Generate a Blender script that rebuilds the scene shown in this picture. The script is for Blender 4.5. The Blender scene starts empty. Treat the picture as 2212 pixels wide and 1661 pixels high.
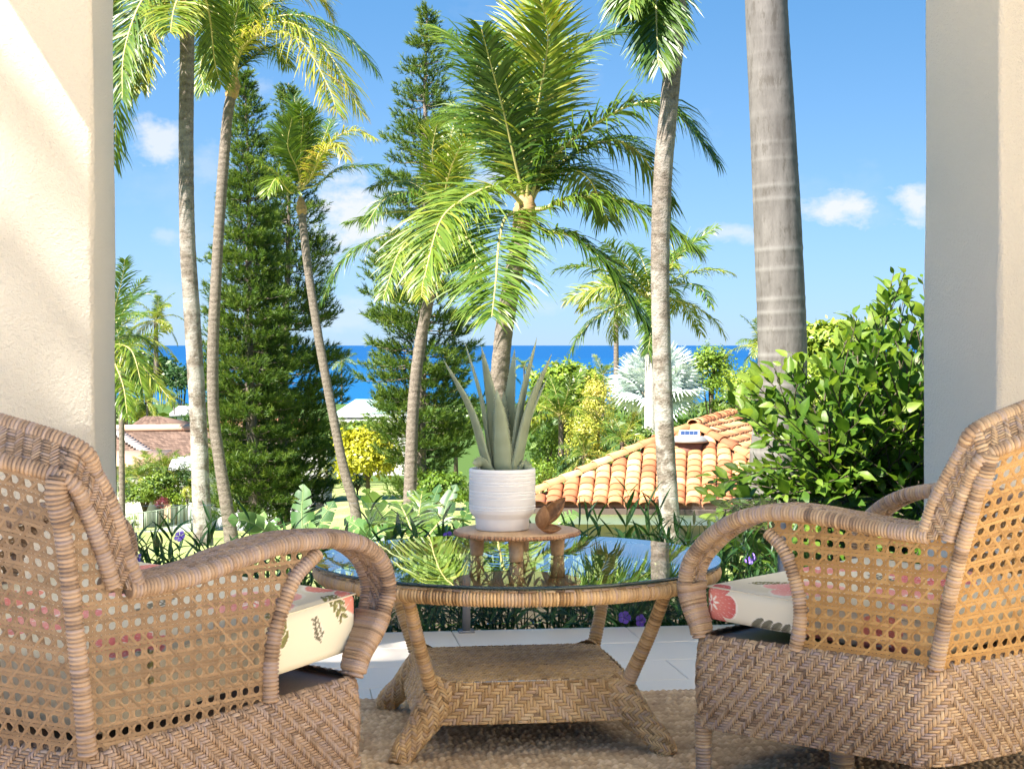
import bpy, math, random
import numpy as np
from mathutils import Matrix, Vector

S = bpy.context.scene
rng = np.random.default_rng(7)
random.seed(7)
PI = math.pi

# ------------------------------------------------------------------ camera
F, CX, CY, EYE = 3600.0, 1106.0, 830.5, 1.1     # focal length and centre in units of a 2212 px wide frame, eye height
PITCH = math.atan(85.5 / F)
cam_d = bpy.data.cameras.new('camera')
cam = bpy.data.objects.new('camera', cam_d)
S.collection.objects.link(cam)
cam.location = (0, 0, EYE)
cam.rotation_euler = (PI / 2 - PITCH, 0, 0)
cam_d.sensor_width = 36.0
cam_d.lens = 36.0 * F / 2212.0
cam_d.clip_start = 0.05
cam_d.clip_end = 200000
cam_d.dof.use_dof = False
S.camera = cam

# ------------------------------------------------------------------ world, sun, exposure
SUN = Vector((0.8965, 0.829, -1.6)).normalized()          # direction the light travels
w = bpy.data.worlds.new('World')
S.world = w
w.use_nodes = True
nt = w.node_tree
for n in list(nt.nodes):
    nt.nodes.remove(n)
wo = nt.nodes.new('ShaderNodeOutputWorld')
bg = nt.nodes.new('ShaderNodeBackground')
sky = nt.nodes.new('ShaderNodeTexSky')
sky.sky_type = 'NISHITA'
sky.sun_disc = False
sky.sun_elevation = math.asin(-SUN.z)
sky.sun_rotation = math.atan2(-SUN.x, -SUN.y)
sky.altitude = 1200
sky.air_density = 1.0
sky.dust_density = 0.0
sky.ozone_density = 5.0
SKY_STRENGTH = 0.056
bg.inputs['Strength'].default_value = SKY_STRENGTH
hsv = nt.nodes.new('ShaderNodeHueSaturation')
hsv.inputs['Saturation'].default_value = 1.18
hsv.inputs['Hue'].default_value = 0.488
hsv.inputs['Value'].default_value = 0.64
nt.links.new(sky.outputs[0], hsv.inputs['Color'])
nt.links.new(hsv.outputs[0], bg.inputs[0])
stc = nt.nodes.new('ShaderNodeTexCoord')
smp = nt.nodes.new('ShaderNodeMapping')
smp.inputs['Scale'].default_value = (1, 1, 2.5)
smp.inputs['Location'].default_value = (0, 0, 0.16)
snm = nt.nodes.new('ShaderNodeVectorMath')
snm.operation = 'NORMALIZE'
nt.links.new(stc.outputs['Generated'], smp.inputs[0])
nt.links.new(smp.outputs[0], snm.inputs[0])
nt.links.new(snm.outputs[0], sky.inputs['Vector'])
cbg = nt.nodes.new('ShaderNodeBackground')
cbg.inputs[0].default_value = (0.93, 0.96, 1.0, 1)
cbg.inputs[1].default_value = 0.112


def wmath(op, a, b=None, c=None):
    n = nt.nodes.new('ShaderNodeMath')
    n.operation = op
    for i, v in enumerate((a, b, c)):
        if v is None:
            continue
        if isinstance(v, (int, float)):
            n.inputs[i].default_value = v
        else:
            nt.links.new(v, n.inputs[i])
    return n.outputs[0]


tc = nt.nodes.new('ShaderNodeTexCoord')
sep = nt.nodes.new('ShaderNodeSeparateXYZ')
nt.links.new(tc.outputs['Generated'], sep.inputs[0])
az = wmath('ARCTAN2', sep.outputs[0], sep.outputs[1])
el = wmath('ARCSINE', sep.outputs[2])
cmb = nt.nodes.new('ShaderNodeCombineXYZ')
nt.links.new(az, cmb.inputs[0])
nt.links.new(wmath('MULTIPLY', el, 1.6), cmb.inputs[1])


def wnoise(scale, detail, rough):
    n = nt.nodes.new('ShaderNodeTexNoise')
    n.inputs['Scale'].default_value = scale
    n.inputs['Detail'].default_value = detail
    n.inputs['Roughness'].default_value = rough
    nt.links.new(cmb.outputs[0], n.inputs['Vector'])
    return n.outputs['Fac']


nz = wnoise(26, 8, 0.66)
nz2 = wnoise(5.5, 7, 0.6)
mask = None
# clouds: azimuth, elevation, half width, half height (radians), weight
for (x, y, rx, ry, k) in [(1795, 458, 78, 42, 1.0), (1985, 452, 60, 46, .95), (1575, 505, 78, 26, .62), (345, 318, 70, 58, .85),
                          (765, 475, 120, 115, 1.0), (1060, 400, 60, 50, .7), (700, 560, 60, 60, .5), (562, 195, 45, 28, .3),
                          (362, 515, 36, 18, .35), (450, 365, 60, 60, .3), (760, 690, 120, 50, .35), (1160, 660, 90, 26, .25)]:
    a = wmath('DIVIDE', wmath('SUBTRACT', az, math.atan((x - CX) / F)), rx / F)
    b = wmath('DIVIDE', wmath('SUBTRACT', el, math.atan((745 - y) / F)), ry / F)
    d2 = wmath('ADD', wmath('MULTIPLY', a, a), wmath('MULTIPLY', b, b))
    v = wmath('SUBTRACT', 1.0, wmath('ADD', wmath('SQRT', d2), wmath('MULTIPLY', wmath('SUBTRACT', nz, 0.5), 3.6)))
    n = nt.nodes.new('ShaderNodeMath')
    n.operation = 'MULTIPLY'
    n.use_clamp = True
    nt.links.new(v, n.inputs[0])
    n.inputs[1].default_value = 1.25
    v = wmath('MULTIPLY', n.outputs[0], k)
    mask = v if mask is None else wmath('MAXIMUM', mask, v)
# thin scattered cloud all round
n = nt.nodes.new('ShaderNodeMapRange')
n.inputs['From Min'].default_value = 0.55
n.inputs['From Max'].default_value = 0.80
n.inputs['To Max'].default_value = 0.35
nt.links.new(nz2, n.inputs['Value'])
mask = wmath('MAXIMUM', mask, n.outputs[0])
mask = wmath('MULTIPLY', mask, 0.92)
mx = nt.nodes.new('ShaderNodeMixShader')
# pale air low over the horizon, the same all round
hz = wmath('MULTIPLY', wmath('POWER', 2.718, wmath('MULTIPLY', wmath('MAXIMUM', el, 0.0), -1 / 0.105)), 0.95)
hbg = nt.nodes.new('ShaderNodeBackground')
hbg.inputs[0].default_value = (0.60, 0.80, 1.0, 1)
hbg.inputs[1].default_value = 0.105
hm = nt.nodes.new('ShaderNodeMixShader')
nt.links.new(hz, hm.inputs[0])
nt.links.new(bg.outputs[0], hm.inputs[1])
nt.links.new(hbg.outputs[0], hm.inputs[2])
nt.links.new(mask, mx.inputs[0])
nt.links.new(hm.outputs[0], mx.inputs[1])
nt.links.new(cbg.outputs[0], mx.inputs[2])
nt.links.new(mx.outputs[0], wo.inputs[0])

sd = bpy.data.lights.new('sun', 'SUN')
sd.energy = 2.5
sd.angle = math.radians(0.5)
sd.color = (1.0, 0.94, 0.85)
so = bpy.data.objects.new('sun', sd)
S.collection.objects.link(so)
so.rotation_euler = SUN.to_track_quat('-Z', 'Y').to_euler()

S.view_settings.view_transform = 'Standard'
S.view_settings.look = 'None'
S.view_settings.gamma = 1
S.view_settings.use_curve_mapping = False
S.view_settings.exposure = 3.2
S.cycles.max_bounces = 12
S.cycles.diffuse_bounces = 7
S.cycles.glossy_bounces = 3
S.cycles.transmission_bounces = 4
S.cycles.transparent_max_bounces = 12
S.cycles.caustics_reflective = False
S.cycles.caustics_refractive = False
S.cycles.use_denoising = True

# ------------------------------------------------------------------ helpers
YAW = math.atan(490 / F)                     # the house is turned 7.75 degrees against the view
EX = np.array([math.cos(YAW), math.sin(YAW), 0.0])
EY = np.array([-math.sin(YAW), math.cos(YAW), 0.0])
EZ = np.array([0.0, 0.0, 1.0])


def H(x, y, z=0.0):
    """house axes to world"""
    return EX * x + EY * y + EZ * z


def W(px, py, d):
    """world point seen at (px, py) of the 2212 px frame, d metres ahead"""
    X = (px - CX) / F
    Y = -(py - CY) / F
    r = np.array([X, math.cos(PITCH) + Y * math.sin(PITCH), -math.sin(PITCH) + Y * math.cos(PITCH)])
    return np.array([0, 0, EYE]) + r * (d / r[1])


def nrm(v):
    v = np.asarray(v, float)
    return v / np.maximum(np.linalg.norm(v, axis=-1, keepdims=True), 1e-9)


class MB:
    """collects vertices, faces and a per-vertex tone"""
    def __init__(self):
        self.V, self.T, self.Fs, self.M, self.n = [], [], [], [], 0

    def add(self, V, faces, tone=0.5, mat=0):
        V = np.asarray(V, float).reshape(-1, 3)
        t = np.broadcast_to(np.asarray(tone, float), (len(V),)) if np.ndim(tone) == 0 else np.asarray(tone, float)
        self.V.append(V)
        self.T.append(t)
        for fc in (faces if isinstance(faces, list) else [faces]):
            fc = np.asarray(fc, np.int64)
            if len(fc):
                self.Fs.append(fc + self.n)
                self.M.append(np.full(len(fc), mat, np.int32))
        self.n += len(V)
        return self

    def mesh(self, name, smooth=True, cols=None):
        V = np.concatenate(self.V)
        T = np.concatenate(self.T)
        me = bpy.data.meshes.new(name)
        me.vertices.add(len(V))
        me.vertices.foreach_set('co', V.astype(np.float32).ravel())
        tot = np.concatenate([np.full(len(f), f.shape[1], np.int64) for f in self.Fs])
        idx = np.concatenate([f.ravel() for f in self.Fs])
        st = np.concatenate([[0], np.cumsum(tot)[:-1]])
        me.loops.add(len(idx))
        me.loops.foreach_set('vertex_index', idx.astype(np.int32))
        me.polygons.add(len(tot))
        me.polygons.foreach_set('loop_start', st.astype(np.int32))
        me.polygons.foreach_set('material_index', np.concatenate(self.M))
        me.polygons.foreach_set('use_smooth', np.full(len(tot), smooth))
        at = me.attributes.new('tone', 'FLOAT', 'POINT')
        at.data.foreach_set('value', T.astype(np.float32))
        if cols is not None:
            ca = me.attributes.new('dye', 'FLOAT_COLOR', 'POINT')
            ca.data.foreach_set('color', np.c_[cols, np.ones(len(cols))].astype(np.float32).ravel())
        me.update(calc_edges=True)
        me.validate()
        return me


def put(name, mesh, mat, parent=None):
    mats = mat if isinstance(mat, (list, tuple)) else [mat]
    if isinstance(mesh, MB):
        mesh = mesh.mesh(name)
    if not mesh.materials:
        for m in mats:
            mesh.materials.append(m)
    o = bpy.data.objects.new(name, mesh)
    S.collection.objects.link(o)
    if parent is not None:
        o.parent = parent
        o.matrix_parent_inverse = base_inv(parent)
    return o


def world_of(o):
    m = o.matrix_basis.copy()
    return m if o.parent is None else world_of(o.parent) @ o.matrix_parent_inverse @ m


def base_inv(p):
    return world_of(p).inverted()


def tag(o, label, cat, group=None, kind=None):
    if label:
        o['label'] = label
    if cat:
        o['category'] = cat
    if group:
        o['group'] = group
    if kind:
        o['kind'] = kind
    return o


def thing(name, label, cat, loc, group=None):
    o = bpy.data.objects.new(name, None)
    o.empty_display_size = 0.1
    o.location = Vector(loc)
    S.collection.objects.link(o)
    return tag(o, label, cat, group)


def structure(name, mesh, mat):
    o = put(name, mesh, mat)
    o['kind'] = 'structure'
    return o


def inst(name, mesh, mat, parent, M):
    """shared-mesh part with its own world matrix (parent is an unrotated empty)"""
    o = put(name, mesh, mat)
    if parent is not None:
        o.parent = parent
        o.matrix_parent_inverse = base_inv(parent)
    o.matrix_basis = M
    return o


def grid_faces(nu, nv, wrap_v=False):
    """nu x nv vertices, index i*nv+j"""
    i = np.arange(nu - 1)[:, None]
    m = nv if wrap_v else nv - 1
    j = np.arange(m)[None, :]
    j2 = (j + 1) % nv
    a = i * nv + j
    b = i * nv + j2
    c = (i + 1) * nv + j2
    d = (i + 1) * nv + j
    return np.stack([a, b, c, d], -1).reshape(-1, 4)


def box(mb, lo, hi, frame=None, tone=0.5, mat=0):
    lo, hi = np.array(lo, float), np.array(hi, float)
    V = np.array([[x, y, z] for x in (lo[0], hi[0]) for y in (lo[1], hi[1]) for z in (lo[2], hi[2])])
    if frame is not None:
        V = frame[0] + V @ np.array(frame[1])
    mb.add(V, np.array([[0, 1, 3, 2], [4, 6, 7, 5], [0, 4, 5, 1], [2, 3, 7, 6], [0, 2, 6, 4], [1, 5, 7, 3]]), tone, mat)
    return mb


def catmull(P, n):
    """smooth resample of a polyline to n points with equal arc length"""
    P = np.asarray(P, float)
    if len(P) < 2:
        return P
    Q = np.vstack([2 * P[0] - P[1], P, 2 * P[-1] - P[-2]])
    out = []
    for i in range(1, len(Q) - 2):
        t = np.linspace(0, 1, 24, endpoint=False)[:, None]
        p0, p1, p2, p3 = Q[i - 1], Q[i], Q[i + 1], Q[i + 2]
        out.append(0.5 * (2 * p1 + (p2 - p0) * t + (2 * p0 - 5 * p1 + 4 * p2 - p3) * t ** 2 + (3 * p1 - p0 - 3 * p2 + p3) * t ** 3))
    out.append(P[-1][None])
    D = np.concatenate(out)
    s = np.concatenate([[0], np.cumsum(np.linalg.norm(np.diff(D, axis=0), axis=1))])
    if n is None:
        return D, s[-1]
    q = np.linspace(0, s[-1], n)
    return np.stack([np.interp(q, s, D[:, k]) for k in range(D.shape[1])], 1)


def plen(P):
    return np.linalg.norm(np.diff(P, axis=0), axis=1).sum()


def frames(P, up=None, closed=False):
    T = np.gradient(P, axis=0)
    if closed:
        T = np.roll(P, -1, 0) - np.roll(P, 1, 0)
    T = nrm(T)
    if up is not None:
        A = nrm(np.cross(T, np.broadcast_to(up, T.shape)))
        B = np.cross(A, T)
        return T, A, B
    A = np.zeros_like(P)
    a = np.cross(T[0], [0, 0, 1.0])
    if np.linalg.norm(a) < 0.1:
        a = np.cross(T[0], [0, 1.0, 0])
    A[0] = nrm(a)
    for i in range(1, len(P)):
        a = A[i - 1] - T[i] * (A[i - 1] @ T[i])
        A[i] = nrm(a)
    return T, A, np.cross(T, A)


def tube(mb, P, r, sides=10, tone=0.5, caps=True, mat=0, closed=False, up=None, tone_v=None):
    P = np.asarray(P, float)
    n = len(P)
    r = np.broadcast_to(np.asarray(r, float).reshape(-1, 1) if np.ndim(r) == 1 else np.asarray(r, float), (n, sides))
    T, A, B = frames(P, up, closed)
    th = np.linspace(0, 2 * PI, sides, endpoint=False)
    V = P[:, None] + r[..., None] * (np.cos(th)[None, :, None] * A[:, None] + np.sin(th)[None, :, None] * B[:, None])
    fc = grid_faces(n, sides, True)
    if closed:
        j = np.arange(sides)
        j2 = (j + 1) % sides
        fc = np.vstack([fc, np.stack([(n - 1) * sides + j, (n - 1) * sides + j2, j2, j], -1)])
    t = tone if tone_v is None else np.repeat(np.asarray(tone_v, float), sides)
    fl = [fc]
    V = V.reshape(-1, 3)
    if caps and not closed:
        V = np.vstack([V, P[0], P[-1]])
        if tone_v is not None:
            t = np.concatenate([t, [t[0], t[-1]]])
        j = np.arange(sides)
        j2 = (j + 1) % sides
        b = (n - 1) * sides
        fl.append(np.vstack([np.stack([np.full(sides, n * sides), j2, j], -1), np.stack([np.full(sides, n * sides + 1), b + j, b + j2], -1)]))
    mb.add(V, fl, t, mat)
    return mb


def wrap_tube(mb, pts, r, wrap=0.0085, sides=11, closed=False, r_end=None, slant=0.0):
    """a pole wrapped turn by turn with rattan"""
    D, L = catmull(np.vstack([pts, pts[:1]]) if closed else pts, None)
    nw = max(3, int(round(L / wrap)))
    n = nw * 5 + (0 if closed else 1)
    P = catmull(np.vstack([pts, pts[:1]]) if closed else pts, n + (1 if closed else 0))
    if closed:
        P = P[:-1]
    s = np.arange(n) / 5.0
    th = np.linspace(0, 2 * PI, sides, endpoint=False)
    sl = slant * np.sin(th)[None, :] / wrap
    ph = (s[:, None] + sl) % 1.0
    prof = 0.80 + 0.23 * np.sqrt(np.clip(1 - (2 * ph - 1) ** 2, 0, 1))
    rr = np.full(n, r) if r_end is None else np.linspace(r, r_end, n)
    wt = rng.random(nw + 3)
    wt = 0.55 * wt + 0.45 * np.interp(np.arange(nw + 3), np.arange(0, nw + 9, 6), rng.random(len(np.arange(0, nw + 9, 6))))
    ids = np.clip(np.floor(s).astype(int), 0, nw + 2)
    bump = 1 + 0.03 * (wt[ids] - 0.5)
    dark = np.where((s % 1.0) < 0.1, -0.25, 0.0)
    tube(mb, P, rr[:, None] * prof * bump[:, None], sides, closed=closed, tone_v=np.clip(wt[ids] + dark, 0, 1))
    return mb


def weave(mb, Sf, La, Lb, cell=0.0065, k=3, block=22, h=0.0022, mask=None, half=0.45, tshift=0.0):
    """twill weave of two sets of strands over a surface Sf(a, b) -> points, normals; a in 0..La, b in 0..Lb metres"""
    na, nb = max(2, int(La / cell)), max(2, int(Lb / cell))
    ca, cb = La / na, Lb / nb
    per = 2 * k
    I, J = np.meshgrid(np.arange(-k, na), np.arange(nb), indexing='ij')
    I, J = I.ravel(), J.ravel()
    sg = np.where((I // block) % 2 == 0, 1, -1)
    hs = (I + sg * J) % per == 0
    hi, hj = I[hs], J[hs]
    I2, J2 = np.meshgrid(np.arange(na), np.arange(-k, nb), indexing='ij')
    I2, J2 = I2.ravel(), J2.ravel()
    sg2 = np.where((I2 // block) % 2 == 0, 1, -1)
    # vertical floats fill the other cells: start where (I + sg*J) mod per enters k..2k-1 when walking up J
    st = np.where(sg2 > 0, (I2 + J2) % per == k, (I2 - J2) % per == per - 1)
    vi, vj = I2[st], J2[st]
    al = np.array([-1.0, -0.72, 0.0, 0.72, 1.0])
    ah = np.array([-1.3, 0.5, 1.0, 0.5, -1.3])
    cr = np.array([-1.0, 0.0, 1.0])
    ch = np.array([-0.85, 0.45, -0.85])

    def lay(c_a, c_b, ha, hb, along_a, tone):
        m = len(c_a)
        if m == 0:
            return
        if along_a:
            da = ha[:, None, None] * al[None, :, None] + 0 * cr[None, None, :]
            db = hb[:, None, None] * cr[None, None, :] + 0 * al[None, :, None]
        else:
            da = ha[:, None, None] * cr[None, None, :] + 0 * al[None, :, None]
            db = hb[:, None, None] * al[None, :, None] + 0 * cr[None, None, :]
        A = np.clip(c_a[:, None, None] + da, 0, La)
        B = np.clip(c_b[:, None, None] + db, 0, Lb)
        Pp, Nn = Sf(A.ravel(), B.ravel())
        hh = (h * (ah[:, None] + ch[None, :]))[None].repeat(m, 0).ravel()
        V = Pp + Nn * hh[:, None]
        g = grid_faces(5, 3)
        Fc = (g[None] + (np.arange(m) * 15)[:, None, None]).reshape(-1, 4)
        mb.add(V, Fc, np.repeat(tone, 15))

    def tones(n, strand):
        base = (np.sin(strand * 12.9898) * 43758.5453) % 1.0
        return np.clip(0.42 * base + 0.58 * rng.random(n) + tshift, 0, 1)

    ha_ = np.full(len(hi), k * ca / 2 * 1.10)
    c_a, c_b = (hi + k / 2) * ca, (hj + 0.5) * cb
    ok = (c_a > -0.3 * k * ca) & (c_a < La + 0.3 * k * ca)
    if mask is not None:
        ok &= mask(np.clip(c_a, 0, La), c_b)
    lay(c_a[ok], c_b[ok], ha_[ok], np.full(ok.sum(), cb * half), True, tones(ok.sum(), hj[ok]))
    c_a, c_b = (vi + 0.5) * ca, (vj + k / 2) * cb
    ok = (c_b > -0.3 * k * cb) & (c_b < Lb + 0.3 * k * cb)
    if mask is not None:
        ok &= mask(c_a, np.clip(c_b, 0, Lb))
    lay(c_a[ok], c_b[ok], np.full(ok.sum(), ca * half), np.full(ok.sum(), k * cb / 2 * 1.10), False, tones(ok.sum(), vi[ok] + 0.37))
    return mb


def sheet(mb, Sf, La, Lb, na, nb, off=0.0, tone=0.05, mask=None):
    a, b = np.meshgrid(np.linspace(0, La, na), np.linspace(0, Lb, nb), indexing='ij')
    P, N = Sf(a.ravel(), b.ravel())
    fc = grid_faces(na, nb)
    if mask is not None:
        cen = np.stack([a.ravel(), b.ravel()], 1)[fc].mean(1)
        fc = fc[mask(cen[:, 0], cen[:, 1])]
    mb.add(P + N * off, fc, tone)


def in_poly(x, y, poly):
    poly = np.asarray(poly)
    ins = np.zeros(np.shape(x), bool)
    j = len(poly) - 1
    for i in range(len(poly)):
        xi, yi = poly[i]
        xj, yj = poly[j]
        c = ((yi > y) != (yj > y)) & (x < (xj - xi) * (y - yi) / (yj - yi + 1e-12) + xi)
        ins ^= c
        j = i
    return ins


def cane(mb, Sf, La, Lb, s=0.0245, mask=None, step=0.006):
    """six-way cane: pairs of uprights and rails, two sets of diagonals, open octagons between"""
    def ribbons(o, dvec, L, w, off):
        # o: m x 2 start points, dvec 2, ribbons along dvec of length L
        n = int(L / step) + 1
        t = np.linspace(0, L, n)
        pv = np.array([-dvec[1], dvec[0]])
        cen = o[:, None, :] + t[None, :, None] * dvec
        tn = np.clip(0.5 + 0.28 * (rng.random(len(o)) - 0.5) * 2, 0, 1)
        cr = np.array([-1.0, 0, 1.0]) * w / 2
        pts = cen[:, :, None, :] + cr[None, None, :, None] * pv
        a, b = pts[..., 0].ravel(), pts[..., 1].ravel()
        P, N = Sf(np.clip(a, 0, La), np.clip(b, 0, Lb))
        wv = np.sin(t / s * PI)[None, :, None] * 0.0007
        hh = (off + wv + np.array([-0.0004, 0.0003, -0.0004])[None, None, :]) + np.zeros((len(o), n, 3))
        V = P + N * hh.ravel()[:, None]
        g = grid_faces(n, 3)
        Fc = (g[None] + (np.arange(len(o)) * n * 3)[:, None, None]).reshape(-1, 4)
        ce = np.stack([a, b], 1)[Fc].mean(1)
        ok = (ce[:, 0] > 0.001) & (ce[:, 0] < La - 0.001) & (ce[:, 1] > 0.001) & (ce[:, 1] < Lb - 0.001)
        if mask is not None:
            ok &= mask(ce[:, 0], ce[:, 1])
        mb.add(V, Fc[ok], np.repeat(tn, n * 3))
    k = np.arange(-1, int(La / s) + 2)
    for sg in (-1, 1):
        ribbons(np.stack([k * s + sg * 0.135 * s, 0 * k], 1), np.array([0.0, 1.0]), Lb, 0.23 * s, 0.0)
    k = np.arange(-1, int(Lb / s) + 2)
    for sg in (-1, 1):
        ribbons(np.stack([0 * k, k * s + sg * 0.135 * s], 1), np.array([1.0, 0.0]), La, 0.23 * s, 0.0008)
    q = math.sqrt(0.5)
    k = np.arange(-int(Lb / s) - 2, int(La / s) + 2)
    ribbons(np.stack([(k + 0.5) * s, 0 * k], 1), np.array([q, q]), Lb / q, 0.175 * s, 0.0005)
    k = np.arange(0, int((La + Lb) / s) + 3)
    ribbons(np.stack([(k + 0.5) * s, 0 * k], 1), np.array([-q, q]), Lb / q, 0.175 * s, 0.0014)


# ------------------------------------------------------------------ materials
class NB:
    def __init__(self, name):
        self.m = bpy.data.materials.new(name)
        self.m.use_nodes = True
        self.t = self.m.node_tree
        self.t.nodes.clear()
        self.out = self.t.nodes.new('ShaderNodeOutputMaterial')

    def n(self, typ, **kw):
        nd = self.t.nodes.new(typ)
        for k, v in kw.items():
            setattr(nd, k, v)
        return nd

    def link(self, a, b):
        self.t.links.new(a, b)

    def setv(self, sock, v):
        if hasattr(v, 'is_linked') or hasattr(v, 'links'):
            self.link(v, sock)
        else:
            sock.default_value = v

    def attr(self, name='tone', col=False):
        a = self.n('ShaderNodeAttribute', attribute_name=name)
        return a.outputs['Color' if col else 'Fac']

    def ramp(self, fac, stops):
        r = self.n('ShaderNodeValToRGB')
        e = r.color_ramp.elements
        while len(e) < len(stops):
            e.new(0.5)
        for el, (p, c) in zip(e, stops):
            el.position = p
            el.color = (*c, 1)
        self.link(fac, r.inputs[0])
        return r.outputs[0]

    def coord(self, kind='Object', scale=None):
        c = self.n('ShaderNodeTexCoord').outputs[kind]
        if scale is not None:
            mp = self.n('ShaderNodeMapping')
            mp.inputs['Scale'].default_value = scale
            self.link(c, mp.inputs[0])
            c = mp.outputs[0]
        return c

    def noise(self, scale, detail=4, rough=0.55, vec=None, dist=0.0):
        t = self.n('ShaderNodeTexNoise')
        t.inputs['Scale'].default_value = scale
        t.inputs['Detail'].default_value = detail
        t.inputs['Roughness'].default_value = rough
        t.inputs['Distortion'].default_value = dist
        self.link(vec if vec is not None else self.coord(), t.inputs['Vector'])
        return t.outputs['Fac']

    def math(self, op, a, b=0.0, clamp=False):
        t = self.n('ShaderNodeMath', operation=op, use_clamp=clamp)
        self.setv(t.inputs[0], a)
        self.setv(t.inputs[1], b)
        return t.outputs[0]

    def mix(self, fac, a, b, mode='MIX'):
        t = self.n('ShaderNodeMix', data_type='RGBA', blend_type=mode)
        self.setv(t.inputs[0], fac)
        for s, v in ((t.inputs[6], a), (t.inputs[7], b)):
            if isinstance(v, tuple):
                s.default_value = (*v, 1)
            else:
                self.link(v, s)
        return t.outputs[2]

    def bump(self, h, strength=0.3, dist=0.01):
        b = self.n('ShaderNodeBump')
        b.inputs['Strength'].default_value = strength
        b.inputs['Distance'].default_value = dist
        self.link(h, b.inputs['Height'])
        return b.outputs[0]

    def pbr(self, col, rough=0.6, spec=0.4, normal=None, metal=0.0):
        p = self.n('ShaderNodeBsdfPrincipled')
        if isinstance(col, tuple):
            p.inputs['Base Color'].default_value = (*col, 1)
        else:
            self.link(col, p.inputs['Base Color'])
        self.setv(p.inputs['Roughness'], rough)
        p.inputs['Specular IOR Level'].default_value = spec
        p.inputs['Metallic'].default_value = metal
        if normal is not None:
            self.link(normal, p.inputs['Normal'])
        return p

    def done(self, sh):
        self.link(sh.outputs[0], self.out.inputs[0])
        return self.m


def leaf_mat(name, stops, trans=0.35, rough=0.42, spec=0.4, var=5.0):
    b = NB(name)
    nz = b.noise(var, 3)
    f = b.math('ADD', b.attr(), b.math('MULTIPLY', b.math('SUBTRACT', nz, 0.5), 0.3), True)
    c = b.ramp(f, stops)
    p = b.pbr(c, rough, spec)
    t = b.n('ShaderNodeBsdfTranslucent')
    b.link(b.mix(1.0, c, (1.0, 1.0, 0.55), 'MULTIPLY'), t.inputs[0])
    m = b.n('ShaderNodeMixShader')
    m.inputs[0].default_value = trans
    b.link(p.outputs[0], m.inputs[1])
    b.link(t.outputs[0], m.inputs[2])
    return b.done(m)


def plain(name, col, rough=0.6, spec=0.4, metal=0.0, var=0.12, scale=6.0, bump=0.0, bscale=60.0):
    b = NB(name)
    c = b.mix(b.noise(scale, 5, 0.6), tuple(max(0, x * (1 - var)) for x in col), tuple(min(1, x * (1 + var)) for x in col))
    nm = b.bump(b.noise(bscale, 5, 0.6), bump, 0.01) if bump else None
    return b.done(b.pbr(c, rough, spec, nm, metal))


def rattan_mat(name, stops, rough=0.42):
    b = NB(name)
    gr = b.noise(240, 2)
    f = b.math('ADD', b.attr(), b.math('MULTIPLY', b.math('SUBTRACT', gr, 0.5), 0.25), True)
    c = b.ramp(f, stops)
    wear = b.ramp(b.noise(4.5, 6, 0.7), [(0.36, (0.68, 0.66, 0.66)), (0.56, (1, 1, 1))])
    c = b.mix(1.0, c, wear, 'MULTIPLY')
    return b.done(b.pbr(c, rough, 0.45))


M_rattan = rattan_mat('rattan', [(0.0, (0.122, 0.078, 0.049)), (0.25, (0.282, 0.186, 0.110)), (0.5, (0.451, 0.319, 0.186)), (0.72, (0.310, 0.240, 0.215)), (0.86, (0.470, 0.348, 0.215)), (1.0, (0.583, 0.451, 0.296))])
M_rattan_dark = rattan_mat('rattan_shade_side', [(0.0, (0.113, 0.073, 0.052)), (0.25, (0.244, 0.162, 0.104)), (0.5, (0.348, 0.240, 0.157)), (0.72, (0.282, 0.216, 0.195)), (1.0, (0.432, 0.319, 0.220))])  # same rattan, with the left chair's shade put into the colour
M_rattan_gold = rattan_mat('rattan_honey', [(0.0, (0.22, 0.125, 0.05)), (0.25, (0.50, 0.31, 0.135)), (0.5, (0.70, 0.47, 0.225)), (0.75, (0.50, 0.345, 0.235)), (1.0, (0.80, 0.59, 0.32))])


def stucco(name, col):
    b = NB(name)
    n1 = b.noise(190, 3, 0.6)
    n2 = b.noise(75, 4, 0.65)
    h = b.math('ADD', b.math('MULTIPLY', n1, 0.6), n2)
    c = b.mix(b.noise(2.2, 5, 0.6), tuple(x * 0.95 for x in col), col)
    return b.done(b.pbr(c, 0.85, 0.2, b.bump(h, 0.9, 0.009)))


M_stucco = stucco('cream_stucco', (0.72, 0.66, 0.55))
M_ceil = plain('white_ceiling_paint', (0.82, 0.80, 0.76), 0.8)


def thin_glass(name, tint, ior=1.45, rough=0.0, bump=None, both=False):
    b = NB(name)
    fr = b.n('ShaderNodeFresnel')
    fr.inputs['IOR'].default_value = ior
    tr = b.n('ShaderNodeBsdfTransparent')
    tr.inputs[0].default_value = (*tint, 1)
    gl = b.n('ShaderNodeBsdfGlossy')
    gl.inputs['Roughness'].default_value = rough
    gl.inputs[0].default_value = (1, 1, 1, 1)
    if bump:
        nm = b.bump(b.noise(bump[0], 2, 0.5, b.coord('Object', bump[3])), bump[1], bump[2])
        b.link(nm, gl.inputs['Normal'])
    m = b.n('ShaderNodeMixShader')
    # a pane reflects at both of its faces: 2R / (1 + R)
    fac = b.math('DIVIDE', b.math('MULTIPLY', fr.outputs[0], 2.0), b.math('ADD', fr.outputs[0], 1.0)) if both else fr.outputs[0]
    b.link(fac, m.inputs[0])
    b.link(tr.outputs[0], m.inputs[1])
    b.link(gl.outputs[0], m.inputs[2])
    return b.done(m)


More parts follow.
